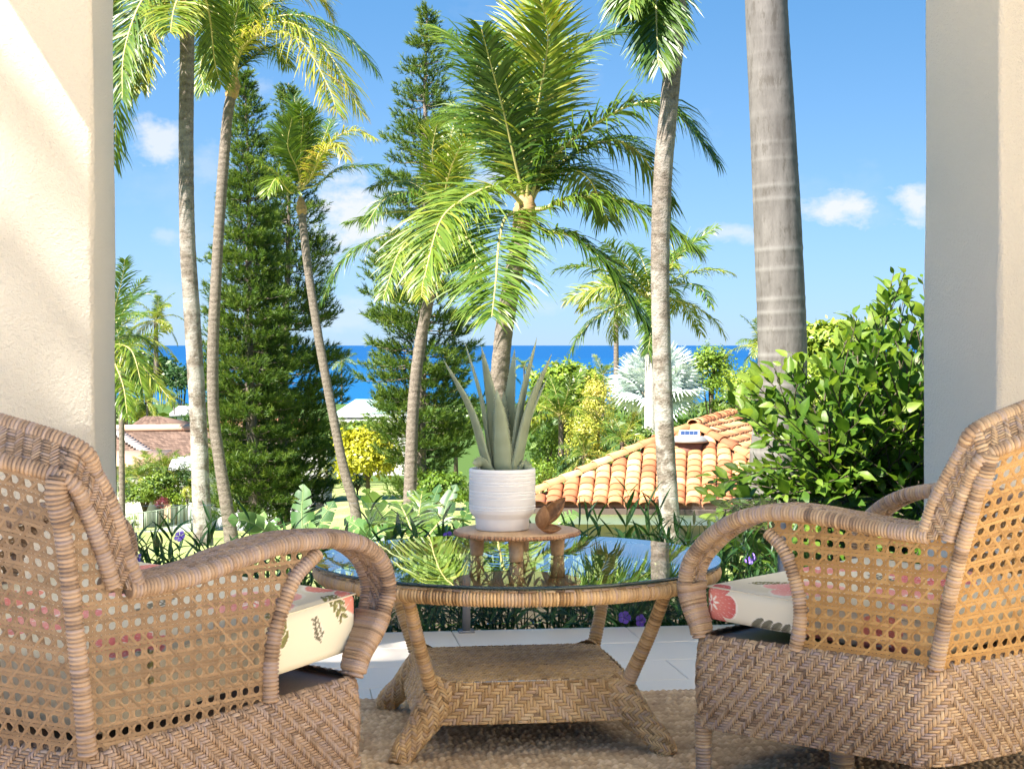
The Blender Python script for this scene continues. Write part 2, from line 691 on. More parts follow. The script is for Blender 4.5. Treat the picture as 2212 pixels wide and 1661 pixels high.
def bark_mat(name, c1, c2, ring=28.0, patch=None):
    b = NB(name)
    co = b.coord()
    st = b.noise(1.0, 5, 0.65, b.coord('Object', (14, 14, ring)))
    fine = b.noise(38, 4, 0.7, co)
    wv = b.n('ShaderNodeTexWave', wave_type='BANDS', bands_direction='Z')
    wv.inputs['Scale'].default_value = ring * 0.085
    wv.inputs['Distortion'].default_value = 2.5
    wv.inputs['Detail'].default_value = 3
    b.link(co, wv.inputs['Vector'])
    f = b.math('ADD', b.math('ADD', b.math('MULTIPLY', st, 0.45), b.math('MULTIPLY', fine, 0.46)), b.math('MULTIPLY', wv.outputs['Fac'], 0.07))
    c = b.ramp(f, [(0.33, c1), (0.62, c2)])
    if patch:
        pm = b.ramp(b.noise(2.6, 4, 0.7, co), [(0.46, (0, 0, 0)), (0.56, (1, 1, 1))])
        c = b.mix(b.math('MULTIPLY', b.math('MULTIPLY', pm, b.attr()), 0.8, True), c, patch)
    return b.done(b.pbr(c, 0.85, 0.2, b.bump(f, 0.7, 0.05)))


M_bark = bark_mat('palm_bark', (0.075, 0.058, 0.046), (0.235, 0.195, 0.16), patch=(0.42, 0.39, 0.355))
M_royal = bark_mat('royal_palm_bark', (0.17, 0.145, 0.12), (0.34, 0.315, 0.285), 5.0)
M_pale_bark = bark_mat('pale_palm_bark', (0.36, 0.33, 0.29), (0.58, 0.55, 0.50), 6.0)
M_pinebark = bark_mat('pine_bark', (0.07, 0.055, 0.045), (0.25, 0.20, 0.165), 6.0)
M_wood = bark_mat('twig_bark', (0.05, 0.04, 0.028), (0.12, 0.095, 0.065), 6.0)

M_frond = leaf_mat('palm_leaflets', [(0.0, (0.02, 0.055, 0.010)), (0.35, (0.06, 0.125, 0.014)), (0.65, (0.15, 0.22, 0.02)), (0.9, (0.40, 0.37, 0.05)), (1.0, (0.42, 0.30, 0.09))], 0.38, 0.38, 0.5)
M_rachis = plain('palm_leaf_stalk', (0.42, 0.36, 0.13), 0.5)
M_husk = plain('palm_crown_fibre', (0.36, 0.22, 0.10), 0.9, var=0.4, scale=18)
M_pine = leaf_mat('pine_needles', [(0.0, (0.018, 0.04, 0.008)), (0.4, (0.048, 0.10, 0.016)), (0.75, (0.11, 0.175, 0.026)), (1.0, (0.21, 0.26, 0.045))], 0.35, 0.5, 0.3)
M_tree = leaf_mat('broad_leaves', [(0.0, (0.02, 0.05, 0.01)), (0.5, (0.06, 0.12, 0.018)), (1.0, (0.17, 0.24, 0.03))], 0.3)
M_lime = leaf_mat('lime_green_leaves', [(0.0, (0.05, 0.10, 0.012)), (0.5, (0.13, 0.22, 0.02)), (1.0, (0.30, 0.36, 0.04))], 0.35)
M_yellow = leaf_mat('golden_leaves', [(0.0, (0.14, 0.16, 0.012)), (0.5, (0.34, 0.34, 0.015)), (1.0, (0.55, 0.50, 0.05))], 0.35)
M_croton = leaf_mat('croton_leaves', [(0.0, (0.14, 0.19, 0.02)), (0.5, (0.42, 0.42, 0.05)), (1.0, (0.72, 0.58, 0.22))], 0.3)
M_silver = leaf_mat('silver_fan_leaves', [(0.0, (0.26, 0.32, 0.31)), (0.5, (0.52, 0.59, 0.58)), (1.0, (0.72, 0.77, 0.77))], 0.12, 0.45)
M_dark = leaf_mat('dark_green_leaves', [(0.0, (0.012, 0.035, 0.008)), (0.6, (0.03, 0.075, 0.014)), (1.0, (0.07, 0.13, 0.025))], 0.25)
M_bush = leaf_mat('citrus_leaves', [(0.0, (0.025, 0.085, 0.009)), (0.45, (0.075, 0.155, 0.016)), (0.8, (0.145, 0.225, 0.026)), (1.0, (0.22, 0.31, 0.045))], 0.48, 0.42, 0.3, 9)
M_lance = leaf_mat('lance_leaves', [(0.0, (0.015, 0.055, 0.016)), (0.5, (0.04, 0.11, 0.025)), (1.0, (0.09, 0.19, 0.03))], 0.35, 0.4, 0.4, 9)
M_banana = leaf_mat('banana_leaves', [(0.0, (0.04, 0.11, 0.03)), (0.5, (0.12, 0.23, 0.06)), (1.0, (0.32, 0.42, 0.16))], 0.42, 0.4, 0.4)
M_violet = leaf_mat('violet_petals', [(0.0, (0.10, 0.04, 0.42)), (1.0, (0.26, 0.13, 0.72))], 0.35)
M_red = leaf_mat('burgundy_leaves', [(0.0, (0.07, 0.012, 0.02)), (1.0, (0.22, 0.03, 0.05))], 0.25)

# ------------------------------------------------------------------ terrain and sea
def terrain_rel(px, y):
    """how far below the horizon the ground shows, y metres out"""
    ys = [0.5, 6, 9, 15, 25, 36, 50, 62, 77, 95, 150, 300, 600, 1000]
    left = [2600, 700, 560, 480, 436, 425, 415, 408, 400, 372, 310, 215, 150, 126]
    right = [2600, 700, 560, 480, 436, 400, 362, 338, 318, 302, 262, 200, 150, 126]
    a = np.interp(y, ys, left)
    b = np.interp(y, ys, right)
    t = np.clip((px - 560) / 180, 0, 1)
    t = t * t * (3 - 2 * t)
    return a * (1 - t) + b * t


def ground_z(x, y):
    y = np.maximum(y, 0.5)
    px = CX + F * x / np.maximum(y, 8.0)
    z = EYE - y / F * terrain_rel(px, y)
    bed = -0.32
    return np.where(y < 9, np.maximum(np.minimum(z, bed), -0.45), z)


mb = MB()
yy = np.concatenate([np.linspace(-30, 6, 10), np.linspace(7, 30, 40), np.geomspace(31, 1060, 90)])
xx = np.linspace(-1, 1, 160)
Yg, Xn = np.meshgrid(yy, xx, indexing='ij')
Xg = Xn * (np.maximum(np.abs(Yg), 20) * 0.75 + 25)
Zg = ground_z(Xg, Yg)
Zg = np.where(Yg > 1000, -37.5, Zg)
mb.add(np.stack([Xg, Yg, Zg], -1).reshape(-1, 3), grid_faces(len(yy), len(xx)))
b = NB('lawn')
n1 = b.noise(0.35, 5, 0.6)
n2 = b.noise(9, 5, 0.7)
col = b.ramp(b.math('ADD', b.math('MULTIPLY', n1, 0.6), b.math('MULTIPLY', n2, 0.4)), [(0.36, (0.15, 0.20, 0.05)), (0.52, (0.25, 0.28, 0.10)), (0.64, (0.34, 0.34, 0.16))])
far_ = b.n('ShaderNodeSeparateXYZ')
b.link(b.coord(), far_.inputs[0])
fm = b.n('ShaderNodeMapRange')
fm.inputs['From Min'].default_value = 78
fm.inputs['From Max'].default_value = 110
b.link(far_.outputs[1], fm.inputs['Value'])
col = b.mix(fm.outputs[0], col, (0.05, 0.09, 0.018))
near = b.n('ShaderNodeMapRange')
near.inputs['From Min'].default_value = 14
near.inputs['From Max'].default_value = 9
b.link(far_.outputs[1], near.inputs['Value'])
col = b.mix(near.outputs[0], col, (0.05, 0.04, 0.025))
M_lawn = b.done(b.pbr(col, 0.9, 0.1, b.bump(n2, 0.5, 0.05)))
structure('ground', mb, M_lawn)

mb = MB()
mb.add(np.array([[-90000, 500, -36], [90000, 500, -36], [90000, 90000, -36], [-90000, 90000, -36]], float), np.array([[0, 1, 2, 3]]))
b = NB('sea_water')
co = b.coord('Object', (0.018, 0.06, 1))
nw = b.noise(1.0, 8, 0.68, co)
big = b.noise(1.0, 3, 0.5, b.coord('Object', (0.0006, 0.0025, 1)))
foam = b.ramp(b.noise(1.0, 5, 0.7, b.coord('Object', (0.004, 0.03, 1))), [(0.70, (0, 0, 0)), (0.74, (1, 1, 1))])
cc = b.mix(big, (0.002, 0.040, 0.135), (0.004, 0.060, 0.17))
sx = b.n('ShaderNodeSeparateXYZ')
b.link(b.coord(), sx.inputs[0])
mr = b.n('ShaderNodeMapRange')
mr.inputs['From Min'].default_value = 900
mr.inputs['From Max'].default_value = 5000
b.link(sx.outputs[1], mr.inputs['Value'])
cc = b.mix(mr.outputs[0], b.mix(0.5, cc, (0.008, 0.10, 0.22)), cc)
cc = b.mix(b.math('MULTIPLY', foam, 0.22), cc, (0.5, 0.62, 0.75))
M_sea = b.done(b.pbr(cc, 0.5, 0.12, b.bump(nw, 0.8, 2.0)))
structure('sea', mb, M_sea)

# ------------------------------------------------------------------ lanai: floor with tiles, pillars, ceiling, added bounce wall
TL, TW = 0.685, 0.3425
b = NB('floor_tile')
nz_ = b.noise(3.0, 6, 0.6)
oi = b.n('ShaderNodeObjectInfo')
base = b.ramp(oi.outputs['Random'], [(0.0, (0.80, 0.71, 0.60)), (0.5, (0.84, 0.755, 0.65)), (1.0, (0.86, 0.785, 0.685))])
col = b.mix(b.math('MULTIPLY', nz_, 0.35), base, (0.77, 0.68, 0.56))
M_tile = b.done(b.pbr(col, 0.34, 0.45, b.bump(b.noise(14, 4), 0.05, 0.01)))
M_grout = plain('floor_grout', (0.62, 0.54, 0.45), 0.9)
M_slab = plain('slab_edge', (0.70, 0.62, 0.52), 0.8)
Y_END = H(0, 0)[1] + 6.37
mb = MB()
box(mb, (-10.5, -9.0, -0.55), (4.6, Y_END - 0.003, -0.004), (np.zeros(3), [EX, EY, EZ]))
floor = structure('floor', mb, M_grout)
mbt = MB()
g = 0.0017
t_ = 0.004
lo, hi = np.array([g, g, -t_]), np.array([TL - g, TW - g, 0.0])
r_ = 0.0022
V = []
for (ins, z) in ((0.0, -t_ * 1.6), (0.0, -r_), (r_, 0.0)):
    for (cx_, cy_) in ((0, 0), (1, 0), (1, 1), (0, 1)):
        V.append([lo[0] + ins if cx_ == 0 else hi[0] - ins, lo[1] + ins if cy_ == 0 else hi[1] - ins, z])
Fq = [[i + 4 * k, (i + 1) % 4 + 4 * k, (i + 1) % 4 + 4 * (k + 1), i + 4 * (k + 1)] for k in range(2) for i in range(4)] + [[8, 9, 10, 11]]
mbt.add(V, np.array(Fq))
tile_me = mbt.mesh('tile', smooth=False)
rows = 22
for j in range(rows):
    y0 = Y_END - (j + 1) * TW
    off = 0.631 if j % 2 == 0 else 0.951
    k0 = math.floor((-4.2 - off) / TL)
    for i in range(k0, k0 + 14):
        x0 = off + i * TL
        if x0 < -4.2 + TL * 0 or x0 + TL > 4.6:
            continue
        if (x0 < -2.0 or x0 > 2.4) and j > 8:
            continue
        p = H(x0, y0, rng.normal(0, 0.0003))
        M = Matrix.Translation(Vector(p)) @ Matrix.Rotation(YAW, 4, 'Z')
        o = inst('tile', tile_me, M_tile, floor, M)
# plain apron of the terrace behind the viewer, beyond the last laid row
mb = MB()
ya = Y_END - rows * TW
box(mb, (-10.5, -9.0, -0.0035), (4.6, ya - 0.002, 0.0), (np.zeros(3), [EX, EY, EZ]))
box(mb, (-10.5, ya + 0.002, -0.0035), (-4.2, Y_END - 0.006, 0.0), (np.zeros(3), [EX, EY, EZ]))  # unseen left strip, widened to bounce sunlight inward
structure('terrace', mb, plain('terrace_paving', (0.78, 0.70, 0.60), 0.7))


def pillar(label, x0, x1, y0, y1, z1):
    """square stuccoed pillar with softened arrises, axes of the house"""
    c = [(x0, y0), (x1, y0), (x1, y1), (x0, y1)]
    ring = []
    rr = 0.022
    for i, (x, y) in enumerate(c):
        sx_ = 1 if x == x1 else -1
        sy_ = 1 if y == y1 else -1
        a0 = {(-1, -1): PI, (1, -1): 1.5 * PI, (1, 1): 0, (-1, 1): 0.5 * PI}[(sx_, sy_)]
        for k in range(6):
            a = a0 + k * PI / 10
            ring.append((x - sx_ * rr + rr * math.cos(a), y - sy_ * rr + rr * math.sin(a)))
    zs = np.linspace(0.0, z1, 30)
    R = np.array(ring)
    V = []
    for z in zs:
        wob = 0.0025 * np.sin(z * 5.3 + np.arange(len(R)) * 0.5) + rng.normal(0, 0.0008, len(R))
        V.append(np.stack([R[:, 0] + wob, R[:, 1] + 0.6 * wob, np.full(len(R), z)], 1))
    V = np.concatenate(V)
    V = V[:, :1] * EX + V[:, 1:2] * EY + V[:, 2:] * EZ
    m = MB().add(V, grid_faces(len(zs), len(R), True))
    t = thing('pillar', label, 'pillar', H((x0 + x1) / 2, (y0 + y1) / 2, 0), 'stucco pillars of the lanai')
    put('shaft', m, M_stucco, t)
    return t


def house_xy(px, d):
    x = (px - CX) / F * d
    return x * EX[0] + d * EX[1], x * EY[0] + d * EY[1]


D1, D2 = 5.30, 5.95
lx, ly = house_xy(205, D1)
lx2, ly2 = house_xy(250, D2)
rx, ry = house_xy(2155, D1 * 1.04)
rx2, ry2 = house_xy(1988, D2 * 1.04)
pillar('sunlit cream stucco pillar behind the tall-backed chair with a diagonal shadow', lx - 0.66, lx, ly, ly + 0.66, 3.397)
pillar('shaded cream stucco pillar beside the leafy bush', rx2, rx2 + 0.66, ry, ry + 0.66, 3.397)
ZC = 3.4
CEIL_X0, CEIL_X1, CEIL_Y0, CEIL_Y1 = lx - (ZC - 1.745) / 1.6 / math.cos(YAW) + 0.02, rx2 + 0.66, 1.75, ly + 0.66
SPLIT = ly - 1.2
mb = MB()
cp_ = [(CEIL_X0 - 1.05, CEIL_Y0), (0.75, CEIL_Y0), (0.75, 3.65), (CEIL_X1, 3.9), (CEIL_X1, CEIL_Y1), (1.9, CEIL_Y1), (0.05, 4.95), (lx - 0.42, 4.95), (lx - 0.42, 5.15), (CEIL_X0, 5.15), (CEIL_X0, SPLIT), (CEIL_X0 - 1.05, SPLIT)]  # unseen outline, cut to keep sun off the furniture yet admit skylight
V = [H(x, y, z) for z in (ZC, ZC + .18) for x, y in cp_]
n8 = len(cp_)
mb.add(V, [np.arange(n8)[::-1][None], (np.arange(n8) + n8)[None], np.array([[i, (i + 1) % n8, (i + 1) % n8 + n8, i + n8] for i in range(n8)])])
structure('ceiling', mb.mesh('ceiling', smooth=False), M_ceil)

# unseen stucco wall, added right of the view to bounce sunlight into the shade
mb = MB()
box(mb, (2.92, -5.0, 0.0), (3.12, 4.9, 4.2), (np.zeros(3), [EX, EY, EZ]))
structure('wall', mb.mesh('wall', smooth=False), M_stucco)

# ------------------------------------------------------------------ low glass screen along the terrace edge
M_clear = thin_glass('clear_glass', (0.97, 0.985, 0.975), 1.22)
M_post = plain('grey_metal_post', (0.28, 0.28, 0.29), 0.45, metal=0.6)
yg = Y_END - 0.035
gs = thing('glass_railing', 'low clear glass screen on grey posts along the terrace edge', 'railing', H(0.6, yg, 0))
px0, _ = house_xy(1013, 6.27)
posts = [px0 + 1.25 * k for k in range(-1, 3)]
for x in posts:
    m = MB()
    box(m, (x - 0.014, yg - 0.02, 0.0), (x + 0.014, yg + 0.02, 0.40), (np.zeros(3), [EX, EY, EZ]))
    box(m, (x - 0.03, yg - 0.03, 0.0), (x + 0.03, yg + 0.03, 0.008), (np.zeros(3), [EX, EY, EZ]))
    put('post', m, M_post, gs)
for a, b2 in zip(posts[:-1], posts[1:]):
    m = MB()
    box(m, (a + 0.02, yg - 0.004, 0.03), (b2 - 0.02, yg + 0.004, 0.50), (np.zeros(3), [EX, EY, EZ]))
    put('pane', m.mesh('pane', smooth=False), M_clear, gs)

# ------------------------------------------------------------------ jute rug
mb = MB()
ys1 = 5.135
res_ = 0.0052
gx = np.arange(-1.75, 3.35, res_)
gy = np.arange(2.6, ys1, res_)
Xr, Yr = np.meshgrid(gx, gy, indexing='ij')
pitch = 0.046
row = np.floor(Yr / pitch)
fy = (Yr / pitch) % 1.0
wobx = 0.006 * np.sin(Yr * 9.0 + Xr * 2.2) + (np.sin(row * 78.233) * 43758.5453 % 1.0) * 0.05
loop = 0.0185
lx_ = (Xr + wobx) / loop
side = np.where(fy < 0.5, 1.0, -1.0)
ph = (lx_ + side * (np.abs(fy - 0.5) * 0.95) + np.where(fy < 0.5, 0, 0.5)) % 1.0
hgt = np.sqrt(np.clip(1 - (2 * ph - 1) ** 2, 0, 1)) * np.clip(np.sin(PI * fy), 0, 1) ** 0.45 * (1 - 0.35 * np.exp(-((fy - 0.5) / 0.06) ** 2))
cell = np.floor(lx_ + side * (np.abs(fy - 0.5) * 0.95) + np.where(fy < 0.5, 0, 0.5))
rnd = np.sin(cell * 12.9898 + row * 78.233 + side * 3.7) * 43758.5453 % 1.0
fib = np.sin(Xr * 900 + Yr * 300 * side) * 0.07
Zr = 0.006 + 0.0105 * hgt * (0.75 + 0.5 * rnd) + 0.0008 * fib
edge = np.minimum(1, np.minimum((ys1 - Yr) / 0.02, 1))
Zr = 0.001 + Zr * np.sqrt(np.clip(edge, 0, 1))
Vr = Xr[..., None] * EX + (Yr + 0.004 * np.sin(Xr * 21) * (Yr > ys1 - 0.06))[..., None] * EY + Zr[..., None] * EZ
tone = np.clip(0.12 + 0.55 * rnd + 0.35 * hgt + fib, 0, 1)
mb.add(Vr.reshape(-1, 3), grid_faces(len(gx), len(gy)), tone.ravel())
M_jute = rattan_mat('jute', [(0.0, (0.20, 0.13, 0.075)), (0.4, (0.48, 0.34, 0.205)), (0.75, (0.62, 0.46, 0.29)), (1.0, (0.76, 0.60, 0.41))], 0.9)
o = put('rug', mb, M_jute)
tag(o, 'braided natural jute rug under the table and both chairs', 'rug')

# ------------------------------------------------------------------ wicker table with round glass top
TC = np.array([0.014, 4.69, 0.0])
TT = YAW
TX = np.array([math.cos(TT), math.sin(TT), 0])
TY = np.array([-math.sin(TT), math.cos(TT), 0])


def TP(x, y, z):
    return TC + TX * x + TY * y + EZ * z


table = thing('wicker_table', 'round wicker table with a glass top and a woven lower shelf', 'table', TC)
m = MB()
a_ = np.linspace(0, 2 * PI, 72, endpoint=False)
ring = np.stack([TC[0] + 0.552 * np.cos(a_), TC[1] + 0.552 * np.sin(a_), np.full(72, 0.468)], 1)
wrap_tube(m, ring, 0.0215, 0.0085, 12, closed=True)
put('rim', m, M_rattan_gold, table)
# flat braid lying on top of the rim
m = MB()
for k in range(150):
    a = 2 * PI * k / 150
    da = 0.6 * 2 * PI / 150
    if k % 4 == 3:
        continue
    P = np.array([[TC[0] + 0.565 * math.cos(a + t), TC[1] + 0.565 * math.sin(a + t), 0.4875 - 0.001 * abs(t / da)] for t in np.linspace(-da, da, 4)])
    tube(m, P, [0.002, 0.0034, 0.0034, 0.002], 6, tone=rng.random())
put('braid', m, M_rattan, table)['kind'] = 'stuff'
# glass disc
m = MB()
n_ = 128
a_ = np.linspace(0, 2 * PI, n_, endpoint=False)
prof = [(0.0, 0.4915), (0.570, 0.4915), (0.5755, 0.4945), (0.5765, 0.4975), (0.5745, 0.5005), (0.571, 0.5015)]
V = []
for (rr, z) in prof:
    V.append(np.stack([TC[0] + rr * np.cos(a_), TC[1] + rr * np.sin(a_), np.full(n_, z)], 1))
V = np.concatenate(V)
edge_f = grid_faces(len(prof), n_, True)
M_top = thin_glass('table_glass', (0.90, 0.95, 0.93), 1.5, 0.0, (1.0, 0.16, 0.0016, (9, 2.0, 1)), True)
b = NB('glass_edge')
M_edge = b.done(b.pbr((0.012, 0.03, 0.03), 0.08, 0.6))
mtop = MB().add(np.vstack([V[-n_:], [[TC[0], TC[1], 0.5015]]]), np.stack([np.arange(n_), (np.arange(n_) + 1) % n_, np.full(n_, n_)], 1))
gl = put('glass_top', mtop.mesh('glass_top', smooth=False), M_top, table)
m = MB().add(V[n_:], grid_faces(len(prof) - 1, n_, True))
put('glass_edge', m, M_edge, gl)
# upper legs
zs = 0.205
legs = [(-0.30, -0.32, -1, -1), (0.315, -0.315, 1, -1), (0.30, 0.31, 1, 1), (-0.31, 0.31, -1, 1)]
hs = 0.272
for (lx0, ly0, sx_, sy_) in legs:
    top = TP(lx0 * 1.12, ly0 * 1.12, 0.458)
    bot = TP(sx_ * hs * 0.985, sy_ * hs * 0.94, zs - 0.01)
    mid = (top + bot) / 2 + 0.004 * nrm(TX * sx_ + TY * sy_)
    m = MB()
    wrap_tube(m, np.array([top, mid, bot + (top - bot) * 0.08, bot]), 0.0172, 0.009, 11, r_end=0.0205)
    put('leg', m, M_rattan_gold, table)
# shelf top: basket weave
hx, hy = hs, hs * 0.96


def shelf_surf(a, b):
    P = TC + TX * (a - hx)[:, None] + TY * (b - hy)[:, None] + EZ * (zs + 0.003 * np.sin(a * 7) * np.cos(b * 6))[:, None]
    return P, np.broadcast_to(EZ, P.shape)


m = MB()
weave(m, shelf_surf, 2 * hx, 2 * hy, 0.0075, 2, 1000, 0.0022, tshift=0.05)
sheet(m, shelf_surf, 2 * hx, 2 * hy, 12, 12, -0.002)
put('shelf', m, M_rattan_gold, table)
# apron: herringbone sides that run down into splayed feet
m = MB()
zlow = 0.098
corners = [(-hx, -hy), (hx, -hy), (hx, hy), (-hx, hy)]
for k in range(4):
    A_, B_ = np.array(corners[k]), np.array(corners[(k + 1) % 4])
    Ls = np.linalg.norm(B_ - A_)
    dirv = (B_ - A_) / Ls
    nv = np.array([dirv[1], -dirv[0]])

    def apr(a, b, A_=A_, dirv=dirv, nv=nv, Ls=Ls):
        fl = 0.03 * (b / 0.11) ** 1.5
        bul = 0.008 * np.sin(PI * a / Ls)
        q = A_[None] + dirv[None] * (a + (a / Ls - 0.5) * 2 * fl)[:, None] + nv[None] * (fl + bul)[:, None]
        P = TC + TX * q[:, :1] + TY * q[:, 1:] + EZ * (zs - b)[:, None]
        N = nrm((TX * nv[0] + TY * nv[1])[None] + 0 * P + EZ * 0.2)
        return P, N
    weave(m, apr, Ls, zs - zlow, 0.0078, 3, 35, 0.0028)
    sheet(m, apr, Ls, zs - zlow, 14, 6, -0.003)
put('apron', m, M_rattan_gold, table)
for (sx_, sy_) in ((-1, -1), (1, -1), (1, 1), (-1, 1)):
    p0 = np.array([sx_ * (hx - 0.045), sy_ * (hy - 0.045), 0.185])
    p1 = np.array([sx_ * (hx + 0.022), sy_ * (hy + 0.022), 0.095])
    p2 = np.array([sx_ * (hx + 0.068), sy_ * (hy + 0.055), 0.045])
    p3 = np.array([sx_ * (hx + 0.088), sy_ * (hy + 0.072), 0.008])
    P = catmull(np.array([p0, p1, p2, p3]), 24)
    P = TC + P[:, :1] * TX + P[:, 1:2] * TY + P[:, 2:] * EZ
    Tq, Aq, Bq = frames(P)
    Lp = plen(P)
    rad = np.interp(np.linspace(0, 1, 24), [0, 0.3, 0.62, 0.85, 1], [0.050, 0.046, 0.034, 0.032, 0.026])

    def foot(a, b, P=P, Aq=Aq, Bq=Bq, Lp=Lp, rad=rad):
        u = np.clip(a / Lp, 0, 1) * 23
        i0 = np.clip(u.astype(int), 0, 22)
        f_ = (u - i0)[:, None]
        L = lambda X: X[i0] * (1 - f_) + X[i0 + 1] * f_
        th = b / 0.24 * 2 * PI
        N = L(Aq) * np.cos(th)[:, None] + L(Bq) * np.sin(th)[:, None]
        r = rad[i0] * (1 - f_[:, 0]) + rad[i0 + 1] * f_[:, 0]
        return L(P) + N * r[:, None], N
    m = MB()
    weave(m, foot, Lp, 0.24, 0.0078, 3, 1000, 0.0026)
    sheet(m, foot, Lp, 0.24, 14, 13, -0.003)
    tube(m, P[-2:], rad[-2:] * 0.95, 12, tone=0.2)
    put('foot', m, M_rattan_gold, table)

# ------------------------------------------------------------------ plant stand on the glass
SC = np.array([0.014, 4.70, 0.5015])
M_oak = plain('brown_wood', (0.40, 0.255, 0.135), 0.5, var=0.25, scale=20)
b = NB('stand_wood')
wv = b.noise(1.0, 4, 0.6, b.coord('Object', (60, 5, 60)))
M_oak = b.done(b.pbr(b.ramp(wv, [(0.3, (0.46, 0.28, 0.14)), (0.7, (0.62, 0.42, 0.24))]), 0.45, 0.4))
M_bead = rattan_mat('stand_beads', [(0, (0.36, 0.17, 0.08)), (0.5, (0.52, 0.27, 0.13)), (1, (0.62, 0.36, 0.19))], 0.45)
stand = thing('plant_stand', 'round wooden plant stand with a beaded edge and stub legs on the glass', 'plant stand', SC)


def lathe(mb, c, prof, n=64, tone=0.5, mat=0):
    a = np.linspace(0, 2 * PI, n, endpoint=False)
    V = np.concatenate([np.stack([c[0] + r * np.cos(a), c[1] + r * np.sin(a), np.full(n, c[2] + z)], 1) for r, z in prof])
    mb.add(V, grid_faces(len(prof), n, True), tone, mat)
    return mb


ST = 0.078
m = lathe(MB(), SC, [(0.0, ST - 0.016), (0.166, ST - 0.016), (0.172, ST - 0.012), (0.174, ST - 0.003), (0.170, ST), (0.0, ST)])
put('top', m, M_oak, stand)
m = MB()
for k in range(112):
    a = 2 * PI * k / 112
    c = SC + np.array([0.1745 * math.cos(a), 0.1745 * math.sin(a), ST - 0.0085])
    tn = np.array([-math.sin(a), math.cos(a), 0.0])
    tube(m, np.array([c - tn * 0.0052, c - tn * 0.003, c + tn * 0.003, c + tn * 0.0052]), [0.002, 0.0062, 0.0062, 0.002], 7, tone=rng.random())
put('beads', m, M_bead, stand)['kind'] = 'stuff'
for (x, y) in ((W(1030, 1180, 4.73)[0], 4.73), (W(1115, 1180, 4.585)[0], 4.585), (W(1204, 1180, 4.73)[0], 4.73), (0.03, 4.83)):
    m = lathe(MB(), np.array([x, y, SC[2]]), [(0.0, 0.0005), (0.017, 0.0005), (0.0185, 0.004), (0.0225, ST - 0.018), (0.0, ST - 0.018)], 24)
    put('leg', m, M_oak, stand)

# ------------------------------------------------------------------ white ribbed pot and aloe
PC = np.array([W(1085, 1100, 4.70)[0], 4.70, SC[2] + ST + 0.0008])
b = NB('white_ceramic')
M_pot = b.done(b.pbr(b.mix(b.noise(40, 4), (0.80, 0.785, 0.765), (0.86, 0.85, 0.835)), 0.55, 0.3, b.bump(b.noise(500, 2), 0.12, 0.002)))
pot = thing('plant_pot', 'white ribbed ceramic pot holding the aloe on the wooden stand', 'pot', PC)
R0 = 0.0935
prof = [(0.0, 0.0), (0.073, 0.0), (0.0755, 0.003), (0.0765, 0.030), (0.079, 0.035), (0.089, 0.046), (0.0925, 0.052)]
rng_p = np.random.default_rng(3)
z = 0.054
gr = [0.062, 0.071, 0.093, 0.104, 0.112, 0.131, 0.139, 0.151, 0.160]
for q in gr:
    prof += [(R0, q - 0.0036), (R0 + 0.0008, q - 0.0024), (R0 - 0.0024, q - 0.0006), (R0 - 0.0032, q), (R0 + 0.0002, q + 0.0012), (R0 + 0.0008, q + 0.0024)]
prof += [(R0, 0.168), (R0 - 0.0015, 0.1715), (R0 - 0.005, 0.1725), (R0 - 0.0085, 0.1705), (R0 - 0.0095, 0.165), (R0 - 0.0095, 0.145)]
m = lathe(MB(), PC, prof, 96)
put('body', m, M_pot, pot)
m = MB()
aa = np.linspace(0, 2 * PI, 48, endpoint=False)
rr_ = np.linspace(0, 0.0845, 10)
V = np.stack([PC[0] + rr_[:, None] * np.cos(aa), PC[1] + rr_[:, None] * np.sin(aa), PC[2] + 0.158 + rng.normal(0, 0.002, (10, 48))], -1)
m.add(V.reshape(-1, 3), grid_faces(10, 48, True))
put('soil', m, plain('potting_soil', (0.09, 0.06, 0.04), 0.95, var=0.5, scale=150), pot)

b = NB('aloe_skin')
f_ = b.math('ADD', b.math('MULTIPLY', b.attr(), 0.7), b.math('MULTIPLY', b.noise(30, 4, 0.6, b.coord('Object', (1, 1, 0.25))), 0.3))
M_aloe = b.done(b.pbr(b.ramp(f_, [(0.1, (0.15, 0.17, 0.10)), (0.4, (0.225, 0.265, 0.165)), (0.7, (0.30, 0.36, 0.25)), (1.0, (0.39, 0.39, 0.25))]), 0.45, 0.35))
aloe = thing('aloe_plant', 'tall grey-green spiny aloe growing from the white pot', 'plant', PC + np.array([0, 0, 0.158]))
AB = PC + np.array([0, 0, 0.157])
